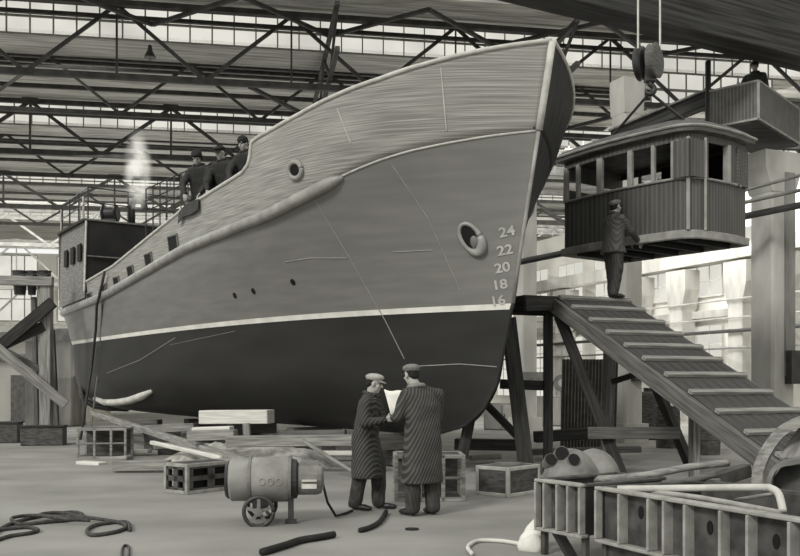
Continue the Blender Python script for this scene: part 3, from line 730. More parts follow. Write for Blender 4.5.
for i in range(6): l = .08+i*.16; bar('deck_board', pf(l,-.62,2.97), pf(l,RWD+.02,2.97), .15, .06, M['wood_dark'], t)
bar('fascia', pf(0,-.62,2.84), pf(0,.05,2.88), .1, .22, M['wood_dark'], t); bar('fascia', pf(.9,-.6,2.84), pf(.9,RWD,2.84), .1, .2, M['wood_dark'], t)
def gp(px, py, Y): p = at(px, py, Y); return p
def post(name, a, b, w, m, h=None): bar(name, a, b, w, h or w, M[m], t)
pz = at(548,312,15.55); post('post', V((pz.x,pz.y,0)), pz, .15, 'wood_dark')
post('brace', gp(557,310,15.3), V((gp(622,475,15).x,15,0)), .16, 'wood_dark', .18)
p = gp(609,340,16.3); post('post', V((p.x-.05,16.3,0)), p+V((0,0,-.02)), .17, 'wood_mid')
post('brace', gp(652,376,15.4), V((gp(690,463,16.2).x,16.2,.05)), .14, 'wood_dark', .16)
p = gp(692,407,13.8); post('post', V((p.x,13.8,0)), p, .09, 'wood_mid'); p = gp(697,412,13.5); post('post', V((p.x,13.5,0)), p, .08, 'wood')
post('tie_beam', gp(588,433,14.9), gp(680,433,14.9), .06, 'wood_mid', .2)
post('tie_beam', gp(612,382,16.1), gp(646,371,15.7), .08, 'wood_dark', .1)
post('tie_beam', gp(500,384,15.7), gp(553,386,15.7), .1, 'wood_dark', .17)
# shoring props under the bow
o = bar('shoring_prop', gp(508,318,15.0), V((gp(527,462,15.0).x,15.0,0)), .24, .22, M['wood_dark'], None, label='thick dark timber prop leaning against the stem', cat='timber prop', group='shoring props under the bow')
bar('shoring_prop', gp(484,402,15.6), V((gp(522,431,15.3).x,15.3,.55)), .1, .12, M['wood_dark'], None, label='thin slanting timber under the forefoot', cat='timber prop', group='shoring props under the bow')
bar('shoring_prop', gp(470,418,15.4), V((gp(462,447,15.4).x,15.4,.25)), .18, .18, M['wood_dark'], None, label='short dark prop below the forefoot', cat='timber prop', group='shoring props under the bow')
# ================================================================== TIMBERS
tn = 0
def timber(px0, py0, px1, py1, Y0, Y1, hpx, m, label, group='timbers lying under the hull', w=.25):
    a, b = at(px0,py0,Y0), at(px1,py1,Y1); h = hpx*(Y0+Y1)/2/F
    return bar('timber', a, b, w, h, M[m], None, label=label, cat='timber', group=group, bevel=.012)
timber(203,417,271,416.5,17.3,17.0,13.5,'wood_pale','pale squared timber highest on the stack against the hull bottom',w=.4)
timber(189,436,236,434.5,15.7,15.6,10,'wood','grey squared timber left below the pale one')
timber(194,429,232,427.8,15.9,15.8,3.5,'wood_pale','thin pale board lying on the grey timber')
timber(227,441.5,361,440,15.2,15.1,11,'wood','longest grey beam, running right behind the two men')
timber(280,434,346,432.5,15.9,15.8,6,'wood_mid','dark beam just behind the longest beam')
timber(150,429,196,427,21.6,21.3,8,'wood','short grey timber between stern and pale timber')
timber(128,423,160,422,23.6,23.3,5,'wood_mid','small dark timber near the stern foot')
timber(155,446,190,445,20.8,20.7,6,'wood','low grey timber left of the stack')
timber(114,465.8,170,465,15.5,15.5,10,'wood','rounded grey timber on the floor left of the slotted crate')
timber(80,462.5,103,464,17.1,16.9,3.5,'wood_pale','small pale lath on the floor below the open dark crate')
timber(103,459,130,457.5,18.2,18,4,'wood','short grey lath behind the rounded timber')
timber(300,453,362,453,17.8,17.6,4.5,'wood_pale','pale plank on the floor behind the longest beam')
timber(455,444,522,445,16.4,16.2,11,'wood_dark','dark baulk on the floor under the forefoot')
timber(535,437,590,433,18.4,18.6,11,'wood_dark','dark baulk behind the ramp post')
timber(530,452,640,449,17.9,17.9,6,'wood_mid','grey baulk on the floor behind the round casting')
timber(246.3,423,247,437,15.9,15.9,7,'wood','short upright timber between pale timber and longest beam',w=.12)
timber(302,440,356,474,14.6,14.2,3.5,'wood','thin lath slanting down to the left man', w=.06)
timber(92,413,252,464,24.0,13.6,6,'wood','long pole slanting from the stern down to the slotted crate',w=.13)
timber(152,442.5,222,458,17.2,14.6,4,'wood_pale','pale shorter pole below the long slanting pole',w=.1)
timber(118,452,150,451,19.3,19.2,4,'wood_pale','pale lath on the floor between the open dark crate and the canvas')
timber(160,452.5,186,451.5,19.4,19.3,5,'wood_dark','short dark block on the floor just left of the canvas')
timber(276,447,300,446.6,17.6,17.5,6,'wood_dark','short dark block on the floor behind the generator motor')
timber(470,458,500,456,17.2,17.3,5,'wood','grey offcut on the floor behind the dark lidded box')
# keel block stacks
for s, lab in ((3.2,'keel block stack behind the two men'),(6.4,'keel block stack behind the long beam'),(9.6,'keel block stack behind the pale timber'),(12.4,'keel block stack near the stern')):
    for i in range(2):
        z = .02+.29*i; c = pos(s,0,z+.145); dirn = ST if i % 2 else AF
        bar('keel_block', c-dirn*.6, c+dirn*.6, .34, .28, M['wood_mid'], None, label=('upper' if i else 'lower')+' timber of the '+lab, cat='timber', group='keel blocks')
# pale canvas heap under the timbers
mb = MB(); nx, ny = 34, 12
gr = []
for j in range(ny):
    row = []
    for i in range(nx):
        x = -4.5+3.3*i/(nx-1); y = 15.9+2.2*j/(ny-1); e = math.sin(PI*i/(nx-1))**.5*math.sin(PI*j/(ny-1))**.5
        row.append(V((x-.03*i/ny, y, -.01+e*(.40+.16*noise.noise(V((x*2.3,y*2.3,1)))+.06*noise.noise(V((x*7,y*7,4)))))))
    gr.append(row)
mb.ring_loft(gr, False, False); tag(obj('canvas_sheet', mb, M['rubble'], smooth=True), 'crumpled pale canvas spread under the timbers behind the generator', 'canvas')
# ================================================================== CRATES
def crate(name, label, N, th, la, lb, h, m, me, kind, cat='crate'):
    """N near corner; la along direction th, lb along th+90"""
    t = thing(name, label, cat, (N.x,N.y,0), th)
    w = .05
    def B(nm, c, s, mm): b_ = MB(); b_.box(c, s); obj(nm, b_, mm, t, local=True, bevel=.006)
    for x in (0,la):
        for y in (0,lb): B('corner_post', (x,y,h/2), (w,w,h), me)
    for z in (w/2, h-w/2):
        for y in (0,lb): B('rail', (la/2,y,z), (la,w,w), me)
        for x in (0,la): B('rail', (x,lb/2,z), (w,lb,w), me)
    if kind == 'slotted':
        for y in (0,lb):
            mb = MB(); mb.box((la/2,y+(.01 if y == 0 else -.01),h/2), (la*.9,.03,h*.16)); mb.box((la/2,y+.01*(1 if y==0 else -1),h/2), (la*.14,.03,h*.9))
            for k in (.06,.94): mb.box((la*k,y,h/2), (la*.1,.03,h*.9))
            for k in (.1,.9): mb.box((la/2,y,h*k), (la*.9,.03,h*.16))
            obj('side_panel', mb, m, t, local=True)
        for x in (0,la):
            mb = MB(); mb.box((x,lb/2,h/2), (.03,lb*.9,h*.18)); mb.box((x,lb/2,h/2), (.03,lb*.2,h*.9))
            for k in (.1,.9): mb.box((x,lb/2,h*k), (.03,lb*.9,h*.2))
            for k in (.08,.92): mb.box((x,lb*k,h/2), (.03,lb*.14,h*.9))
            obj('end_panel', mb, m, t, local=True)
        mb = MB(); mb.box((la/2,lb/2,h-.03), (la*.96,lb*.96,.04)); obj('top_panel', mb, m, t, local=True)
        mb = MB(); mb.box((la/2,lb/2,h*.45), (la*.7,lb*.7,h*.8)); obj('core', mb, M['hole'], t, local=True)
    elif kind == 'open':
        for k in (.35,.7): B('upright', (la*k,0,h/2), (w,w,h), me)
        mb = MB(); mb.box((la/2,lb/2,.03), (la,lb,.03)); mb.box((la/2,lb,h/2), (la,.03,h*.9)); obj('back_panel', mb, m, t, local=True)
        mb = MB(); mb.box((la/2,lb/2,h-.02), (la,lb,.03)); obj('top_panel', mb, m, t, local=True)
        B('rail', (la/2,0,h*.5), (la,w*.7,w*.7), me)
    elif kind == 'solid':
        for y in (0,lb): mb = MB(); mb.box((la/2,y,h/2), (la*.98,.03,h*.98)); obj('side_panel', mb, m, t, local=True)
        for x in (0,la): mb = MB(); mb.box((x,lb/2,h/2), (.03,lb*.98,h*.98)); obj('end_panel', mb, m, t, local=True)
        mb = MB(); mb.box((la/2,lb/2,h-.02), (la*.98,lb*.98,.04)); obj('lid', mb, M['wood_mid'], t, local=True)
    return t
crate('slotted_crate', 'slotted cast crate standing left of the generator cart', V((-2.91,12.3,0)), math.radians(53), .86, .45, .42, M['cast'], M['cast_edge'], 'slotted')
crate('open_crate', 'dark open-framed crate near the stern foot', V((-6.55,18.3,0)), math.radians(4), .95, .6, .62, M['crate'], M['wood'], 'open')
crate('timber_crate', 'open wooden frame crate behind the two standing men', V((-.05,11.6,0)), math.radians(2), .87, .6, .60, M['crate'], M['wood'], 'open')
crate('tool_box', 'dark lidded box with pale edges right of the standing men', V((1.44,12.0,0)), math.radians(48), .72, .5, .40, M['crate'], M['edge'], 'solid', 'box')
mb = MB(); mb.ring_loft([[V((1.5,12.45,z))+V((math.cos(a)*.19,math.sin(a)*.13,0)) for a in [2*PI*i/18 for i in range(18)]] for z in (.402,.43)]); tag(obj('plate', mb, M['mid_steel']), 'flat round plate lying on the dark lidded box', 'plate')
# dim junk at the left under the stern
for (x,y,w,d,h_,lab) in ((-8.9,22.5,1.0,.6,.45,'low dark box beside the scaffold post'),(-10.6,23.5,1.3,.7,.5,'dark box left behind the scaffold post'),(-5.6,21.2,.8,.5,.35,'small dark box under the stern')):
    t = thing('storage_box', lab, 'box', (x,y,0), .2, 'dark boxes near the stern')
    mb = MB(); mb.box((0,0,h_/2), (w,d,h_)); obj('body', mb, M['crate'], t, local=True, bevel=.02); mb = MB(); mb.box((0,0,h_+.02), (w+.04,d+.04,.04)); obj('lid', mb, M['wood_dark'], t, local=True)
# ================================================================== GENERATOR CART
def generator():
    th = math.radians(4); c = V((-1.36,9.85,0)); t = thing('generator', 'grey drum-shaped welding generator on small spoked wheels', 'generator', c, th)
    r = .235; zc = .47; X = V((1,0,0))
    mb = MB(); mb.lathe((-.50,0,zc), X, [(0,.05),(.0,r*.86),(.03,r),(.22,r),(.235,r*.95)], 32); obj('end_bell', mb, M['machine'], t, local=True, smooth=.6)
    mb = MB(); mb.lathe((-.505,0,zc), X, [(-.03,r*.2),(-.03,r*.8),(0,r*.9),(0,r*.3)], 32); obj('end_cover', mb, M['dark_steel'], t, local=True)
    mb = MB(); mb.lathe((-.265,0,zc), X, [(0,r*.9),(.0,r*1.0),(.03,r*1.05),(.40,r*1.05),(.43,r*.98),(.44,r*.6)], 32); obj('drum', mb, M['machine'], t, local=True, smooth=.6)
    for x in (-.27,.16): mb = MB(); mb.lathe((x,0,zc), X, [(-.015,r),(-.015,r*1.07),(.015,r*1.07),(.015,r)], 32); obj('band', mb, M['mid_steel'], t, local=True)
    mb = MB(); mb.lathe((.17,0,zc), X, [(0,r*.95),(.06,r*.9),(.08,r*.7),(.1,r*.6)], 24); obj('fan_housing', mb, M['dark_steel'], t, local=True)
    mb = MB(); mb.lathe((.25,0,zc), X, [(0,r*.6),(.0,r*.74),(.2,r*.74),(.25,r*.66),(.27,r*.35)], 16); mb.box((.37,0,zc+.16), (.2,.16,.08)); obj('motor', mb, M['machine2'], t, local=True)
    mb = MB(); mb.box((.37,-.18,zc-.06), (.16,.05,.05)); mb.box((.37,-.18,zc-.0), (.16,.05,.02)); obj('terminal_strip', mb, M['pale'], t, local=True)
    mb = MB(); mb.box((.5,0,zc-.02), (.05,.2,.18)); obj('bracket', mb, M['machine2'], t, local=True)
    mb = MB()
    for k in range(3): mb.tube([V((-.13+k*.09+.03*math.cos(a), -r*1.058, zc-.0+.035*math.sin(a))) for a in [2*PI*i/14 for i in range(15)]], .006, 5)
    obj('nameplate_marks', mb, M['cast_edge'], t, local=True)
    for y, x in ((-.3,-.16),(.26,-.17)):
        wh = MB(); R_ = .155
        wh.tube([V((x+R_*math.cos(a), y, R_+R_*math.sin(a)-.0)) for a in [2*PI*i/32 for i in range(33)]], .022, 8)
        w = obj('wheel', wh, M['dark_steel'], t, local=True, smooth=True)
        sp = MB()
        for k in range(5):
            a = 2*PI*k/5+.3; sp.beam((x,y,R_), (x+R_*math.cos(a),y,R_+R_*math.sin(a)), .035, .025, up=(0,1,0))
        obj('spokes', sp, M['mid_steel'], w, local=True); hb_ = MB(); hb_.lathe((x,y-.04,R_), (0,1,0), [(0,.02),(0,.045),(.08,.045),(.08,.02)], 14); obj('hub', hb_, M['mid_steel'], w, local=True)
    mb = MB(); mb.tube([(-.16,-.3,.155),(-.16,.26,.155)], .025, 8); mb.box((-.16,0,.22), (.16,.3,.1)); obj('axle', mb, M['dark_steel'], t, local=True)
    mb = MB(); mb.box((.17,-.1,.15), (.06,.06,.3)); mb.box((.17,-.1,.02), (.12,.1,.04)); obj('support_leg', mb, M['dark_steel'], t, local=True)
    return t
generator()
mb = MB(); mb.tube([V((-.85,9.9,.42)), V((-.8,9.95,.2)), V((-.72,10.1,.03)), V((-.62,10.4,.02)), V((-.56,10.62,.02))], .015, 6)
tag(obj('power_cable', mb, M['rubber'], smooth=True), 'thin dark cable from the generator towards the shorter man', 'cable')
# ================================================================== FLOOR ROPES AND HOSES
def gpath(pix, r, name, m, label, cat, group=None):
    pts = [gnd(x,y)+V((0,0,r+lift)) for x,y,*l in pix for lift in [l[0] if l else 0]]
    fine = []
    for i in range(len(pts)-1):
        a, b, c, d = pts[max(i-1,0)], pts[i], pts[i+1], pts[min(i+2,len(pts)-1)]
        fine += [cr(a,b,c,d,q/6) for q in range(6)]
    fine.append(pts[-1]); mb = MB(); mb.tube(fine, r, 8); return tag(obj(name, mb, m, smooth=True), label, cat, group)
gpath([(-6,536),(2,530),(15,524),(40,518),(70,514),(82,516),(75,521),(45,524),(20,526),(12,523,.03),(30,520,.03),(60,521,.03),(85,522,.03),(118,524),(126,529),(115,534),(92,537),(88,531),(100,526),(126,524),(130,532)], .021, 'rope_coil', M['rope'], 'dark rope lying in loose loops on the floor', 'rope')
gpath([(-6,543),(10,538),(30,535),(38,532),(28,529),(5,531),(-6,533)], .02, 'rope_coil', M['rope'], 'short dark rope bight at the left edge of the floor, below the loops', 'rope')
gpath([(90,520),(60,518,.04),(40,521,.05),(62,525,.05),(90,525,.03)], .02, 'rope_coil', M['rope'], 'dark rope bight lying across the middle of the loose loops', 'rope')
gpath([(262,556),(285,549),(300,544),(318,541),(334,538)], .035, 'floor_hose', M['rubber'], 'thick dark hose end on the floor in front of the generator', 'hose', 'dark hoses on the floor')
gpath([(360,533),(370,530),(380,524),(386,514)], .028, 'floor_hose', M['rubber'], 'short dark hose piece on the floor before the left man', 'hose', 'dark hoses on the floor')
mb = MB(); p = gnd(412,530); mb.ring_loft([[p+V((math.cos(a)*.07,math.sin(a)*.05,z)) for a in [2*PI*i/10 for i in range(10)]] for z in (0,.02)]); tag(obj('scrap_plate', mb, M['rubber']), 'small dark scrap on the floor before the right man', 'scrap')
gpath([(122,562),(122,552),(124,547),(128,547),(129,552),(128,562)], .012, 'wire_hook', M['dark_steel'], 'small bent wire hook at the bottom edge of the floor', 'hook')
gpath([(472,556),(468,549),(478,543),(500,543),(520,546),(532,548)], .02, 'pale_cord', M['line_pale'], 'pale cord on the floor beside the white cloth', 'cord')
# white cloth bundle by the ribbed box
mb = MB()
for (px,py,z,r) in ((528,540,.06,.09),(536,528,.13,.11),(541,515,.2,.09),(534,548,.05,.1),(524,546,.05,.07)):
    p = gnd(px,552 if py > 540 else 549); p.x = (px-CX)/F*p.y; p.y += .05; mb.ell((p.x,p.y,z), (r,r*.8,r*1.05))
cm = remesh(mb, .025, 6); cm.v = [v+V((0,0,.012))*noise.noise(v*9)+V((.012,0,0))*noise.noise(v*12+V((5,5,5))) for v in cm.v]
tag(obj('cloth_bundle', cm, M['cloth'], smooth=True), 'white cloth bundle on the floor beside the left ribbed box', 'cloth')
# ================================================================== RIBBED MOULD BOXES
def ribbed(label, A, Bp, depth, ztop, zmid, ribs, holes, cut=False):
    """front face from A (left) to Bp (right)"""
    d = (Bp-A); L = d.length; th = math.atan2(d.y, d.x); t = thing('mould_box', label, 'mould box', (A.x,A.y,0), th, 'ribbed iron mould boxes')
    def B(nm, c, s, m, lab=None): b_ = MB(); b_.box(c, s); return obj(nm, b_, m, t, local=True, bevel=.006, label=lab)
    h = ztop-zmid
    for y, inner in ((0,1),(depth,-1)):
        B('side_plate', (L/2,y+.05*inner,zmid+h/2), (L-.02,.025,h), M['cast'])
        B('flange', (L/2,y,ztop), (L+.04,.09,.028), M['cast_edge'] if y == 0 else M['cast']); B('flange', (L/2,y,zmid), (L+.04,.09,.03), M['cast_edge'])
    for x in (0,L): B('end_plate', (x,depth/2,zmid+h/2), (.03,depth-.02,h), M['dark_steel']); B('flange', (x,depth/2,ztop), (.07,depth,.028), M['cast'])
    for k in ribs: B('stiffener', (L*k,-.005,zmid+h/2), (.024,.1,h-.03), M['cast_edge'])
    for k, zz in holes:
        mb = MB(); mb.ring_loft([[V((L*k+math.cos(a)*.028,y,zmid+h*zz+math.sin(a)*.05)) for a in [2*PI*i/12 for i in range(12)]] for y in (.03,.04)]); obj('core_hole', mb, M['hole'], t, local=True)
    for x in (.02,L-.02):
        B('foot', (x,.05,zmid/2), (.05,.06,zmid), M['cast']); B('foot', (x,depth-.05,zmid/2), (.05,.06,zmid), M['cast'])
    if not cut: B('lower_plate', (L/2,.06,zmid/2), (L-.05,.02,zmid-.02), M['cast'])
    else:
        mb = MB(); mb.beam((.14,.07,zmid), (L*.55,.12,.0), .04, .1, up=(0,1,0)); obj('strut', mb, M['dark_steel'], t, local=True)
    return t, th, L
zt_, zm_ = .66, .235
A1, B1 = atz(539,480,zt_), atz(583,485.5,zt_)
ribbed('left ribbed iron mould box, standing beside the white cloth', A1, B1, 1.0, zt_, zm_, (.0,.2,.5,.74,1.0), ((.36,.55),), True)
A2 = atz(600,488,zt_); B2 = A2+(atz(794,519,zt_)-A2)*1.25
tb, thb, Lb = ribbed('long ribbed iron mould box at the right, with pipes and scrap inside', A2, B2, 1.15, zt_, zm_, (.0,.12,.26,.33,.42,.56,.66,.8,.9,1.0), ((.19,.66),(.49,.62),(.73,.6)))
# scrap in the long box (built in its frame)
bx = Matrix.Translation((A2.x,A2.y,0)) @ Matrix.Rotation(thb, 4, 'Z')
def bpnt(x, y, z): return bx @ V((x,y,z))
for pts, r, m, lab in (
    ([at(618,489,7.2), at(700,488,6.9), at(760,487.5,6.6), at(772,489,6.5), at(779,495,6.4), at(783,512,6.3)], .028, 'rail', 'pale bent pipe over the long mould box, curving down at its right end'),
    ([at(585,480,8.4), at(640,476,8.2), at(690,467,8.3), at(728,463,8.4)], .035, 'wood', 'long grey rod rising to the right behind the long mould box'),
    ([at(650,487,7.9), at(690,480,7.8), at(716,474,7.8)], .03, 'wood_mid', 'shorter dark rod lying below the long grey rod'),
    ([at(640,491,7.2), at(700,498,6.7), at(780,513,6.0)], .022, 'cast_edge', 'straight bar along the front rim of the long mould box'),
    ([at(735,500,6.9), at(772,494,6.9)], .014, 'wood', 'thin rod leaning inside the long mould box, under the bent pipe')):
    mb = MB(); fine = []
    for i in range(len(pts)-1):
        a, b, c, d = pts[max(i-1,0)], pts[i], pts[i+1], pts[min(i+2,len(pts)-1)]; fine += [cr(a,b,c,d,q/6) for q in range(6)]
    fine.append(pts[-1]); mb.tube(fine, r, 10); tag(obj('metal_rod', mb, M[m], smooth=True), lab, 'rod', 'rods and pipes on the mould boxes')
bar('scrap_bar', at(690,488,8.0), at(748,470,8.3), .1, .12, M['cast'], None, label='flat dark bar sloping up to the curved channel', cat='bar')
bar('scrap_bar', at(640,490,8.0), at(720,481,8.0), .08, .05, M['wood_mid'], None, label='dark flat bar behind the bent pipe, lying level', cat='bar')
def channel(name, pix, Y, w, h, m, label, cat):
    pts = [at(x,y,Y+dy) for x,y,dy in pix]; fine = []
    for i in range(len(pts)-1):
        a, b, c, d = pts[max(i-1,0)], pts[i], pts[i+1], pts[min(i+2,len(pts)-1)]; fine += [cr(a,b,c,d,q/6) for q in range(6)]
    fine.append(pts[-1]); dv = V((.45,.9,0)).normalized(); rings = []
    for i, p in enumerate(fine):
        tt = (fine[min(i+1,len(fine)-1)]-fine[max(i-1,0)]).normalized(); nn = tt.cross(dv).normalized()
        rings.append([p+nn*h/2, p+nn*h/2+dv*w, p-nn*h/2+dv*w, p-nn*h/2])
    mb = MB(); mb.ring_loft(rings); return tag(obj(name, mb, m, bevel=.0), label, cat)
channel('curved_channel', [(757,512,0),(757,490,0),(758,470,0),(767,449,0),(783,430,0),(806,420,0)], 7.9, .5, .09, M['wood'], 'thick pale curved channel rising at the right edge behind the long box', 'channel')
channel('curved_channel', [(768,520,-.4),(768,495,-.4),(770,477,-.4),(779,466,-.4),(806,460,-.4)], 7.7, .35, .035, M['mid_steel'], 'thin curved steel plate inside the thick pale channel', 'channel')
mb = MB(); a = at(772,500,7.5); b = at(812,500,7.4); mb.add([a, b, at(812,464,7.5), at(782,468,7.6), at(773,480,7.6)], [(0,1,2,3,4)]); o = obj('curved_plate', mb, M['cast']); o.modifiers.new('s','SOLIDIFY').thickness = .03
tag(o, 'dark plate standing under the thin curved steel at the right edge', 'plate')
bar('scrap_bar', at(790,462,7.9), at(812,430,8.2), .2, .1, M['wood'], None, label='pale slanting bar inside the thick curved channel', cat='bar')
# round casting with three holes, and a sack behind
t = thing('round_casting', 'domed iron casting with three round holes behind the left mould box', 'casting', V((1.85,9.6,0)))
c = V((1.80,9.5,.46)); mb = MB(); mb.ell(c, (.31,.3,.38)); mb.box((c.x,c.y,.22), (.5,.5,.44)); cm = remesh(mb, .03, 8)
obj('body', cm, M['cast_light'], t, smooth=True)
for px, py, rx, rz in ((551,459,.05,.07),(562,453,.06,.06),(574,459,.05,.09)):
    p = at(px,py,9.27 if px > 570 else 9.36); mb = MB(); mb.lathe(p, V((.0,-1,.45)), [(-.16,rx*1.45),(-.03,rx*1.4),(.0,rx*1.28),(.0,rx*1.2),(-.01,rx*1.15)], 18); cc = obj('boss', mb, M['cast_light'], t, smooth=.7)
    mb = MB(); mb.lathe(p+V((0,-.022,.004)), V((0,-1,.45)), [(-.03,rx*1.18),(-.014,rx*1.18)], 18); obj('core_hole', mb, M['hole'], cc)
mb = MB(); mb.ell((2.1,9.75,.44), (.3,.32,.38)); mb.ell((2.0,9.7,.25), (.33,.3,.28)); cm = remesh(mb, .03, 8)
tag(obj('sack', cm, M['sack'], smooth=True), 'rounded grey sack leaning on the domed casting', 'sack')
# ================================================================== BEHIND THE RAMP
mb = MB(); n = 17; rows_ = []
for i in range(n*2+1):
    x = 1.2*i/(n*2)-.6; y = .025*(1 if i % 2 else -1); rows_.append((x,y))
c0 = V((gnd(590,430).x*0+ (590-400)/900*19.2,19.2,0)); rg = [[c0+V((x,y+.25*(1-z/2.05),z)) for x,y in rows_] for z in (.0,2.05)]
mb.ring_loft(rg, False, False); o = obj('corrugated_sheet', mb, M['mid_steel']); o.modifiers.new('s','SOLIDIFY').thickness = .015
tag(o, 'corrugated dark sheet leaning behind the ramp braces', 'sheet')
t = thing('steel_tank', 'dark cylindrical tank beyond the ramp posts', 'tank', V((6.9,25,0)))
mb = MB(); mb.lathe((6.9,25,0), (0,0,1), [(0,.4),(.05,.5),(1.2,.5),(1.3,.42),(1.32,.1)], 20); obj('shell', mb, M['crate'], t, smooth=.6)
mb = MB(); mb.lathe((6.9,25,1.3), (0,0,1), [(0,.14),(.12,.14),(.12,.05)], 12); obj('cap', mb, M['dark_steel'], t)
for (px, Y, w, h_, lab) in ((668,21.5,.55,1.0,'dark barrel behind the ramp braces, nearer the column'),(705,19.5,.62,1.05,'dark barrel under the ramp, right of the thin posts')):
    x = (px-CX)/F*Y; t = thing('barrel', lab, 'barrel', V((x,Y,0)), 0, 'barrels beyond the ramp')
    mb = MB(); mb.lathe((x,Y,0), (0,0,1), [(0,w*.4),(0,w*.5),(h_*.3,w*.52),(h_*.32,w*.55),(h_*.34,w*.52),(h_*.66,w*.52),(h_*.68,w*.55),(h_*.7,w*.52),(h_,w*.5),(h_,w*.4),(h_-.04,w*.4)], 20); obj('shell', mb, M['crate'], t)
    mb = MB(); mb.lathe((x,Y,h_-.04), (0,0,1), [(0,w*.41),(.01,w*.41)], 20); obj('lid', mb, M['dark_steel'], t)
p = at(562,383,27); t = thing('round_sign', 'small round two-tone sign on a post between the ramp posts', 'sign', V((p.x,p.y,0)))
mb = MB(); mb.lathe(p, (0,-1,0), [(-.02,.26),(0,.26)], 22); obj('disc', mb, M['mid_steel'], t); mb = MB(); mb.lathe(p+V((0,-.015,0)), (0,-1,0), [(0,.12),(.01,.12)], 18); obj('centre', mb, M['conc'], t)
mb = MB(); mb.tube([V((p.x,p.y+.05,0)), p+V((0,.05,0))], .035, 8); obj('post', mb, M['mid_steel'], t)
for (px,py,Y,w,h_,lab) in ((505,408,30,1.3,.9,'low dark cabinet seen past the stem foot'),(548,405,33,1.6,1.1,'grey cabinet between the two upright ramp posts')):
    x = (px-CX)/F*Y; t = thing('steel_cabinet', lab, 'cabinet', V((x,Y,0)), -.4, 'cabinets near the right wall')
    mb = MB(); mb.box((0,0,h_/2), (w,.6,h_)); obj('body', mb, M['mid_steel'], t, local=True, bevel=.02)
    for k in (-1,1):
        mb = MB(); mb.box((k*w/4,-.31,h_/2), (w/2-.06,.03,h_-.1)); d = obj('door', mb, M['conc_dark'], t, local=True); mb = MB(); mb.box((k*.08,-.34,h_/2), (.03,.03,.2)); obj('handle', mb, M['dark_steel'], d, local=True)
# ================================================================== LEFT SCAFFOLD
t = thing('scaffold', 'timber scaffold of posts and crossed planks at the left edge', 'scaffold', V((-9.7,24,0)))
def sc(nm, x0,y0,x1,y1,Y0,Y1,w,h,m): bar(nm, at(x0,y0,Y0), at(x1,y1,Y1), w, h, M[m], t)
bar('post', at(46.5,283,24), V((at(46.5,440,24).x,24,0)), .29, .25, M['wood'], t)
bar('post', at(34,297,25.2), V((at(37,430,25.2).x,25.2,0)), .12, .12, M['wood_mid'], t)
bar('post', at(52,330,25), V((at(57,400,25).x,25,.1)), .13, .13, M['wood_mid'], t)
sc('top_beam', -40,279.5,53,281.5,23.8,23.9,.2,.24,'wood'); sc('plank', -20,363,53,302,23.6,23.7,.1,.3,'wood_dark'); sc('plank', -20,356,44,326,23.5,23.9,.1,.26,'wood_dark')
sc('plank', -10,342,66,405,23.3,23.7,.1,.26,'wood'); sc('brace', 5,350,45,372,24.2,24.2,.1,.15,'wood_mid'); sc('ledger', -40,287,45,288,24.9,24.9,.12,.12,'wood_pale')
for px, w, lab in ((20,.19,'leftmost of the three dark buckets hung at the scaffold top'),(32,.13,'middle of the three dark buckets hung at the scaffold top'),(44,.17,'right bucket of the three hung at the scaffold top, beside the post')):
    p = at(px,272,24.3); t2 = thing('bucket', lab, 'bucket', p-V((0,0,.65)), 0, 'dark buckets on the scaffold')
    mb = MB(); mb.lathe(p-V((0,0,.62)), (0,0,1), [(0,.02),(0,w*.75),(.6,w*1.05),(.62,w*1.12),(.65,w*1.12),(.65,w),(.05,w*.7)], 18); obj('pail', mb, M['dark_steel'], t2)
    mb = MB(); mb.tube([p+V((-w*1.1,0,-.02)), p+V((-w*.7,-.16,-.1)), p+V((0,-.2,-.13)), p+V((w*.7,-.16,-.1)), p+V((w*1.1,0,-.02))], .012, 6); obj('handle', mb, M['mid_steel'], t2)
# pale cabin far left behind the scaffold
t = thing('site_shed', 'pale low shed behind the left scaffold', 'shed', V((-15.5,38,0)))
mb = MB(); mb.box((-16.2,38,1.7), (7,3,3.4)); obj('wall', mb, M['wall'], t)
mb = MB(); mb.box((-16.2,37.9,3.5), (7.5,3.6,.25)); obj('roof', mb, M['conc_dark'], t); mb = MB(); mb.box((-16.2,36.4,2.6), (7,.1,.3)); obj('band', mb, M['conc_dark'], t)
mb = MB(); mb.box((-15.3,36.45,.95), (.9,.08,1.9)); obj('door', mb, M['mid_steel'], t)
t = thing('stacked_material', 'grey machine housing between the scaffold and the stern', 'machine', V((-12,33,0)))
mb = MB(); mb.box((-12.6,33,1.6), (1.7,1.5,3.2)); obj('housing', mb, M['conc_dark'], t, bevel=.05); mb = MB(); mb.box((-12.6,33,3.3), (1.9,1.7,.5)); obj('cap', mb, M['mid_steel'], t, bevel=.05)
# lamp hanging in the roof
p = at(150,52,24.5); t = thing('pendant_lamp', 'small dark cone lamp hanging under the nearest truss', 'lamp', p)
mb = MB(); mb.lathe(p-V((0,0,.16)), (0,0,1), [(0,.16),(.02,.16),(.2,.07),(.34,.05),(.36,.02)], 16); obj('lamp_shade', mb, M['dark_steel'], t)
mb = MB(); mb.tube([p+V((0,0,.18)), V((p.x,p.y,E+8.5))], .012, 5); obj('cord', mb, M['dark_steel'], t)
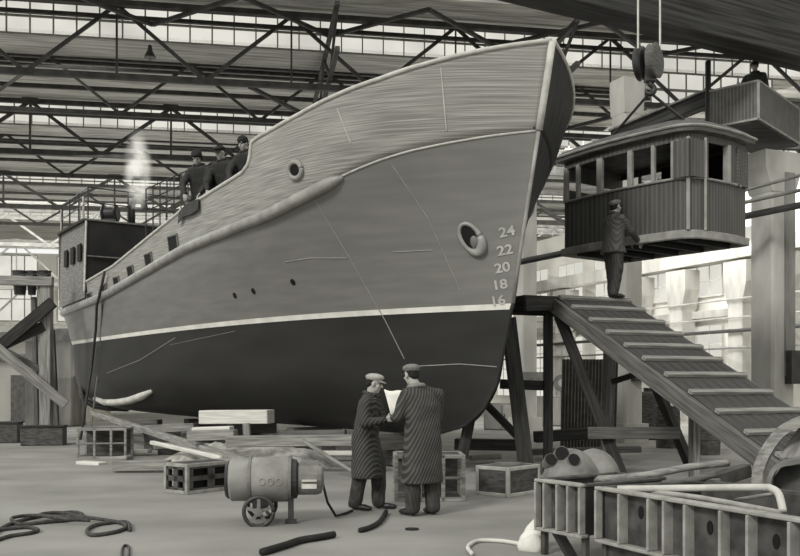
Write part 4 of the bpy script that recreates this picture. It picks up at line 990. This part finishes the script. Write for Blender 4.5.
# ================================================================== PEOPLE
def hand(mb, w, f, n, side, curl, k=1.0):
    f = V(f).normalized(); n = V(n); n = (n-f*n.dot(f)).normalized(); l = f.cross(n)*side
    for i in range(4):
        kn = w+f*(.088-.006*abs(i-1.3))*k+l*(.030-.020*i)*k; mb.capsule(w+l*(.016-.010*i)*k, kn, .014*k, .012*k, 8)
        d1 = (f*math.cos(curl)+n*math.sin(curl)); d2 = (f*math.cos(curl*2.1)+n*math.sin(curl*2.1)); ln = (.040,.046,.043,.034)[i]*k
        mb.capsule(kn, kn+d1*ln, .0098*k, .009*k, 7); mb.capsule(kn+d1*ln, kn+d1*ln+d2*ln*.85, .009*k, .007*k, 7)
    b = w+f*.025*k+l*.022*k; e = b+(f*.6+l*.75+n*.3).normalized()*.05*k; mb.capsule(b, e, .013*k, .0105*k, 8); mb.capsule(e, e+(f*.9+l*.2+n*.35).normalized()*.035*k, .0105*k, .008*k, 8)
def person(label, loc, rotz, H, J, coat, coat_m, hem, cap, cap_m, hyaw=0, hpitch=0, curl=.7, group=None, trous='trouser', palm=((0,0,-1),(0,0,-1)), wide=1.0, collar=None, legs=True, hemflare=1.0):
    k = H/1.72; t = thing('person', label, 'person', loc, rotz, group)
    D = dict(pelvis=(0,0,.92), chest=(0,.01,1.25), neck=(0,.0,1.45), head=(0,.035,1.60), shL=(-.19,0,1.39), shR=(.19,0,1.39), elL=(-.25,0,1.10), elR=(.25,0,1.10),
             wrL=(-.25,.1,.86), wrR=(.25,.1,.86), hiL=(-.09,0,.90), hiR=(.09,0,.90), knL=(-.10,.02,.49), knR=(.10,.02,.49), anL=(-.11,-.02,.09), anR=(.11,-.02,.09))
    D.update(J); D = {a: V(b)*k for a, b in D.items()}
    Rh = Matrix.Rotation(hyaw,3,'Z') @ Matrix.Rotation(hpitch,3,'X'); hc = D['head']
    def hd(x,y,z): return hc+Rh @ (V((x,y,z))*k)
    # body: skin
    mb = MB()
    mb.ell(hd(0,-.008,.028), (.074*k,.093*k,.092*k), Rh); mb.ell(hd(0,.028,-.045), (.056*k,.062*k,.07*k), Rh); mb.ell(hd(0,.062,-.095), (.026*k,.024*k,.022*k), Rh)
    mb.capsule(hd(0,.088,.015), hd(0,.108,-.022), .009*k, .015*k, 8)
    for s in (-1,1):
        mb.ell(hd(s*.076,-.006,-.012), (.012*k,.022*k,.034*k), Rh); mb.ell(hd(s*.042,.058,-.028), (.026*k,.022*k,.022*k), Rh); mb.ell(hd(s*.032,.08,.034), (.026*k,.012*k,.01*k), Rh)
    mb.ell(hd(0,.084,-.058), (.024*k,.011*k,.008*k), Rh); mb.ell(hd(0,.082,-.069), (.02*k,.011*k,.008*k), Rh)
    mb.capsule(hd(0,-.015,-.05), D['neck']-V((0,0,.03)), .055*k, .065*k); mb.capsule(D['neck']-V((0,0,.06))*k, D['chest'], .08*k, .12*k); mb.capsule(D['chest'], D['pelvis'], .12*k, .12*k)
    for s in 'LR':
        so = D['sh'+s]-V((D['sh'+s].x*.12,0,.04*k)); mb.capsule(D['chest']+(so-D['chest'])*.2, so, .06*k, .04*k); mb.capsule(so, D['el'+s], .042*k, .038*k); mb.capsule(D['el'+s], D['wr'+s], .038*k, .026*k)
        mb.capsule(D['hi'+s], D['kn'+s], .08*k, .055*k); mb.capsule(D['kn'+s], D['an'+s], .05*k, .038*k)
        f = (D['wr'+s]-D['el'+s]); hand(mb, D['wr'+s], f, palm[0 if s == 'L' else 1], -1 if s == 'L' else 1, curl, k*1.02)
    obj('body', remesh(mb, .0085, 2), M['skin'], t, local=True, smooth=True)
    for s in (-1,1):
        mb = MB(); mb.ell(hd(s*.031,.083,.012), (.014*k,.007*k,.007*k), Rh, 8, 6); obj('eye', mb, M['hair'], t, local=True)
    mb = MB(); mb.ell(hd(0,-.03,.03), (.079*k,.078*k,.088*k), Rh); mb.ell(hd(0,-.06,-.02), (.066*k,.04*k,.05*k), Rh); obj('hair', remesh(mb, .012, 3), M['hair'], t, local=True, smooth=True)
    # coat
    mb = MB(); sp = []; dn = (D['chest']-D['pelvis']).normalized()
    nk, ch, pe = D['neck'], D['chest'], D['pelvis']
    low = V(((D['knL'].x+D['knR'].x)/2, (D['knL'].y+D['knR'].y)/2, 0)) if hem < .7 else pe
    ringsdef = [(nk+V((0,0,.03))*k, .075, .075), (nk-V((0,0,.03))*k, .13, .10), (ch*.25+nk*.75-V((0,0,.02))*k, .19*wide, .125), (ch, .205*wide, .145), (ch*.5+pe*.5, .195*wide, .14), (pe, .205*wide, .15)]
    hz_ = hem*k
    for q in (.35,.7,1):
        c = V((pe.x+(low.x-pe.x)*q*.7, pe.y+(low.y-pe.y)*q*.7, pe.z+(hz_-pe.z)*q)); ringsdef.append((c, (.205+.03*q*hemflare)*wide, .15+.03*q*hemflare))
    rings = []
    for c, rx, ry in ringsdef: rings.append([c+V((math.copysign(abs(math.cos(a))**.85, math.cos(a))*rx*k, math.copysign(abs(math.sin(a))**.85, math.sin(a))*ry*k, 0)) for a in [2*PI*i/24 for i in range(24)]])
    mb.ring_loft(rings[::-1])
    for s in 'LR':
        wv = D['wr'+s]-D['el'+s]; cuff = D['el'+s]+wv*.93
        sh_ = D['sh'+s]-V((0,0,.025))*k; mb.capsule(nk+(sh_-nk)*.3-V((0,0,.02))*k, sh_, .075*k, .068*k); mb.capsule(sh_, D['el'+s], .074*k, .068*k); mb.capsule(D['el'+s], cuff, .066*k, .047*k)
    rm = remesh(mb, .014, 5)
    rm.v = [p+V((noise.noise(p*9), noise.noise(p*9+V((7,1,3))), 0))*.009 for p in rm.v]
    ct = obj(coat, rm, M[coat_m], t, local=True, smooth=True)
    # collar
    mb = MB(); cc = nk+V((0,.0,.015))*k
    mb.tube([cc+V((math.sin(a)*.085*k, math.cos(a)*.088*k+.01*k, (.02*math.cos(a+PI)+(-.03 if i in (0,20) else 0))*k)) for i, a in enumerate([.25+(2*PI-.5)*i/20 for i in range(21)])], .026*k, 8); obj('collar', mb, M[collar or coat_m], ct, local=True, smooth=True)
    if legs:
        mb = MB()
        mb.capsule(D['hiL'], D['hiR'], .12*k, .12*k)
        for s in 'LR':
            mb.capsule(D['hi'+s], D['kn'+s], .118*k, .102*k); a = D['an'+s]; mb.capsule(D['kn'+s], a+V((0,0,.0)), .1*k, .088*k)
        tm = remesh(mb, .014, 4); tm.v = [p+V((noise.noise(p*8), noise.noise(p*8+V((3,9,1))), 0))*.01 for p in tm.v]; tm.v = [V((p.x,p.y,max(p.z,.035))) for p in tm.v]; obj('trousers', tm, M[trous], t, local=True, smooth=True)
        for s in 'LR':
            a = D['an'+s]; side = -1 if s == 'L' else 1; tw = V((side*.03,.2,0))*k; mb = MB()
            mb.ell(V((a.x,a.y+.0*k,.055*k)), (.046*k,.065*k,.05*k)); mb.ell(V((a.x,a.y,.042*k))+tw*.55, (.05*k,.085*k,.04*k)); mb.ell(V((a.x,a.y,.034*k))+tw*.9, (.045*k,.06*k,.032*k)); mb.capsule(V((a.x,a.y,.05*k)), V((a.x,a.y,.14*k)), .045*k, .05*k)
            sm = remesh(mb, .012, 3); zm = min(p.z for p in sm.v); sm.v = [V((p.x,p.y,max(p.z,.006))) for p in sm.v]; obj('shoe', sm, M['shoe'], t, local=True, smooth=True)
    # cap
    Rc = Rh @ Matrix.Rotation(math.radians(8),3,'X')
    mb = MB()
    if cap == 'flat':
        mb.ell(hd(0,-.012,.075), (.098*k,.122*k,.05*k), Rc); mb.ell(hd(0,-.012,.05), (.084*k,.104*k,.04*k), Rc)
    elif cap == 'knit':
        mb.ell(hd(0,-.012,.055), (.092*k,.112*k,.088*k), Rc); mb.ell(hd(0,-.014,.02), (.094*k,.112*k,.035*k), Rc)
    else:                                                        # ear-flap fur cap
        mb.ell(hd(0,-.01,.07), (.1*k,.115*k,.082*k), Rc); mb.ell(hd(0,.03,.075), (.085*k,.085*k,.045*k), Rc)
        for s in (-1,1): mb.ell(hd(s*.082,-.015,-.005), (.022*k,.05*k,.06*k), Rc)
    cp = obj('cap', remesh(mb, .011, 4), M[cap_m], t, local=True, smooth=True)
    if cap == 'flat':
        mb = MB(); pk = []
        for i in range(9):
            a = -PI*.38+PI*.76*i/8; pk.append((math.sin(a), math.cos(a)))
        mb.ring_loft([[hd(x*.078,.0+y*.088,.052) for x,y in pk], [hd(x*.085,.035+y*.115,.036) for x,y in pk], [hd(x*.085,.035+y*.115,.03) for x,y in pk], [hd(x*.078,.0+y*.088,.042) for x,y in pk]], False, False)
        obj('peak', mb, M[cap_m], cp, local=True)
    return t
R_ = math.radians
# two men at the bow, studying a drawing
pm = V((-.055,10.52,1.30))
person('shorter man in long dark overcoat and pale flat cap, facing right beside the drawing', V((-.40,10.85,0)), R_(-108), 1.66,
       dict(pelvis=(0,-.02,.92), chest=(0,.04,1.24), neck=(0,.05,1.43), head=(0,.10,1.575), shL=(-.18,.06,1.37), shR=(.19,.06,1.37), elR=(.23,.06,1.09), elL=(-.2,.14,1.1),
            wrR=(.16,.30,1.13), wrL=(.0,.36,1.15), knL=(-.1,.12,.49), anL=(-.1,.12,.09), knR=(.1,-.04,.49), anR=(.1,-.12,.09)),
       'overcoat', 'coat_tweed', .40, 'flat', 'cap_pale', R_(16), R_(-14), .9, palm=((1,0,.2),(-1,0,.2)), wide=1.1, hemflare=1.5)
person('taller man in long dark overcoat seen from behind, wearing a tweed flat cap', V((.26,10.36,0)), R_(30), 1.74,
       dict(shL=(-.21,.02,1.40), shR=(.21,.0,1.40), elL=(-.28,.07,1.12), wrL=(-.2,.31,1.10), elR=(.25,.1,1.11), wrR=(.06,.34,1.12), head=(-.10,.08,1.60), neck=(-.06,.03,1.45), anL=(-.13,0,.09), anR=(.13,-.02,.09), knL=(-.12,.02,.49), knR=(.12,.02,.49)),
       'overcoat', 'coat_tweed2', .37, 'flat', 'cap_tweed', R_(4), R_(-12), .9, palm=((1,0,.2),(-1,0,.2)), wide=1.08, collar='collar')
mb = MB(); rr = []
for i in range(8):
    u = i/7; row = []
    for j in range(6):
        v = j/5; row.append(at(391+u*14+v*-3.5*(1-u)*2, 415-v*(26-3*u)+1.2*math.sin(u*6), 10.5+.06*math.sin(u*3+v*2)+.05*v))
    rr.append(row)
mb.ring_loft(rr, False, False); o = obj('paper_sheet', mb, M['paper'], smooth=True); o.modifiers.new('s','SOLIDIFY').thickness = .003
tag(o, 'white paper drawing held between the two men in overcoats', 'paper')
# worker on the ramp guiding the wheelhouse
person('worker in quilted jacket and flat cap at the top of the ramp, steadying the wheelhouse', V((3.70,15.62,3.0)), R_(-58), 1.72,
       dict(shR=(.19,.02,1.39), elR=(.22,.2,1.16), wrR=(.16,.44,1.02), shL=(-.19,.02,1.39), elL=(-.2,.22,1.16), wrL=(-.12,.46,1.04), chest=(0,.02,1.25), head=(0,.06,1.6), knL=(-.11,.08,.49), anL=(-.11,.1,.09), anR=(.11,-.1,.09), knR=(.11,-.01,.49)),
       'quilted_jacket', 'quilt', .78, 'flat', 'cap_tweed', 0, R_(6), .5, wide=1.05)
# three men looking over the bulwark
def deckman(px, Y, ztop, label, rot, cap, capm, pitch, J, yaw=0, wide=1.3):
    H = 1.95; x = (px-CX)/F*Y
    lean = dict(pelvis=(0,-.1,.9), chest=(0,.0,1.22), neck=(0,.07,1.41), head=(0,.15,1.535), shL=(-.2,.05,1.355), shR=(.2,.05,1.355), elL=(-.27,.2,1.07), elR=(.27,.2,1.07), wrL=(-.16,.3,.86), wrR=(.16,.3,.86),
                hiL=(-.09,-.12,.88), hiR=(.09,-.12,.88), knL=(-.1,-.06,.47), knR=(.1,-.06,.47), anL=(-.1,-.12,.09), anR=(.1,-.12,.09)); lean.update(J)
    hw = Matrix.Rotation(rot,3,'Z') @ V(lean['head']); hw = hw*H/1.72; dz = ztop-(lean['head'][2]+.14)*H/1.72
    person(label, V((x-hw.x, Y-hw.y, dz)), rot, H, lean, 'padded_jacket', 'jacket', .80, cap, capm, yaw, R_(pitch), .6, 'men on deck at the bulwark', wide=wide)
    return dz
deckman(197, 18.4, at(0,150,18.4).z, 'man in dark fur cap leaning over the bulwark, leftmost of the three on deck', R_(160), 'fur', 'cap_dark', -38, {}, R_(15))
deckman(220, 18.2, at(0,145,18.2).z, 'man in dark flat cap at the bulwark, middle of the three on deck', R_(152), 'flat', 'cap_dark', -22, {})
deckman(243, 17.8, at(0,135.5,17.8).z, 'man in round knitted cap half hidden by the raised bulwark', R_(150), 'knit', 'cap_dark', -22, {})
# crane driver
person('crane driver in dark jacket standing in the plated operator cab', at(755,HZ,20.1)*1.0+V((0,0,cz0-EYE)), R_(150), 1.6,
       dict(elR=(.3,.14,1.08), wrR=(.2,.36,1.0)), 'work_jacket', 'jacket', .78, 'knit', 'hair', 0, R_(-12), .6)
# ================================================================== WELDING SMOKE
def volume_mat():
    m = bpy.data.materials.new('welding_smoke'); m.use_nodes = True; nt = m.node_tree; N, L = nt.nodes, nt.links
    N.remove(N['Principled BSDF']); pv = N.new('ShaderNodeVolumePrincipled'); pv.inputs['Color'].default_value = (.9,.9,.85,1)
    tc = N.new('ShaderNodeTexCoord'); n = N.new('ShaderNodeTexNoise'); n.inputs['Scale'].default_value = 2.2; n.inputs['Detail'].default_value = 3
    L.new(tc.outputs['Object'], n.inputs['Vector']); r = N.new('ShaderNodeMapRange'); r.inputs['From Min'].default_value = .36; r.inputs['From Max'].default_value = .62
    r.inputs['To Min'].default_value = .0; r.inputs['To Max'].default_value = 4.0; L.new(n.outputs['Fac'], r.inputs['Value']); 
    mp = N.new('ShaderNodeMapping'); mp.vector_type = 'POINT'; mp.inputs['Location'].default_value = (0,0,-.62); mp.inputs['Scale'].default_value = (2.3,2.3,.72)
    L.new(tc.outputs['Object'], mp.inputs['Vector']); ln = N.new('ShaderNodeVectorMath'); ln.operation = 'LENGTH'; L.new(mp.outputs[0], ln.inputs[0])
    fo = N.new('ShaderNodeMapRange'); fo.inputs['From Min'].default_value = .05; fo.inputs['From Max'].default_value = .95; fo.inputs['To Min'].default_value = 1; fo.inputs['To Max'].default_value = 0; fo.interpolation_type = 'SMOOTHSTEP'
    L.new(ln.outputs['Value'], fo.inputs['Value']); mu = N.new('ShaderNodeMath'); mu.operation = 'MULTIPLY'; L.new(r.outputs[0], mu.inputs[0]); L.new(fo.outputs[0], mu.inputs[1]); L.new(mu.outputs[0], pv.inputs['Density']); em = N.new('ShaderNodeMath'); em.operation = 'MULTIPLY'; em.inputs[1].default_value = .9; L.new(mu.outputs[0], em.inputs[0]); L.new(em.outputs[0], pv.inputs['Emission Strength'])
    pv.inputs['Emission Strength'].default_value = .45; pv.inputs['Emission Color'].default_value = (.9,.88,.8,1)  # smoke is given a glow of its own
    L.new(pv.outputs[0], N['Material Output'].inputs['Volume']); return m
p0 = at(138,205,23.5)
mb = MB(); mb.ring_loft([[p0+V((math.cos(t_)*r+dx, math.sin(t_)*r, z)) for t_ in [2*PI*i/20 for i in range(20)]] for z, r, dx in ((-.1,.18,0),(.2,.34,0),(.6,.46,.02),(1.1,.5,.05),(1.6,.5,0),(2.0,.35,-.05))])
wm = Matrix.Translation(p0); tag(obj('smoke', mb, volume_mat(), world=wm, smooth=True), 'white welding smoke rising behind the deckhouse ventilator', 'smoke', None, 'stuff')

# ================================================================== LIGHT AND CAMERA
w = bpy.data.worlds.new('World'); bpy.context.scene.world = w; w.use_nodes = True
bg = w.node_tree.nodes['Background']; bg.inputs[0].default_value = (.86,.86,.835,1); bg.inputs[1].default_value = 1.1
def sun(name, d, e, ang):
    l = bpy.data.lights.new(name, 'SUN'); l.energy = e; l.angle = R_(ang); l.color = (1,.995,.975); o = bpy.data.objects.new(name, l); COL.objects.link(o)
    o.rotation_euler = V(d).to_track_quat('-Z','Y').to_euler()
sun('sun', (.55,.75,-.62), 2.0, 12)
def area(name, loc, tgt, sx, sy, e):
    l = bpy.data.lights.new(name, 'AREA'); l.shape = 'RECTANGLE'; l.size = sx; l.size_y = sy; l.energy = e; l.color = (1,.995,.975); o = bpy.data.objects.new(name, l); COL.objects.link(o)
    o.location = loc; o.rotation_euler = (V(tgt)-V(loc)).to_track_quat('-Z','Y').to_euler()
area('fill_right', (9,33,10.5), (14,37,3), 14, 8, 3000)  # added fill lamp under the roof, brightens the right wall
area('fill_ceiling', (-4,40,4.6), (-4,38,10), 44, 26, 2600)  # added unseen lamp facing up, lightens the ceiling
area('fill_back', (-6,52,10.3), (-8,68,3), 40, 6, 6000)  # added fill lamp aimed at the end wall
area('fill_left', (-14,30,10.3), (-13,28,0), 10, 10, 900)  # added fill lamp pointing down on the left side
cam = bpy.data.cameras.new('camera'); cam.sensor_width = 36; cam.lens = F/800*36; cam.shift_y = (HZ-278)/800; cam.clip_end = 400
co = bpy.data.objects.new('camera', cam); COL.objects.link(co); co.location = (0,0,EYE); co.rotation_euler = (PI/2,0,0)
sc_ = bpy.context.scene; sc_.camera = co
sc_.view_settings.view_transform = 'Standard'; sc_.view_settings.look = 'None'; sc_.view_settings.exposure = 0; sc_.view_settings.gamma = 1
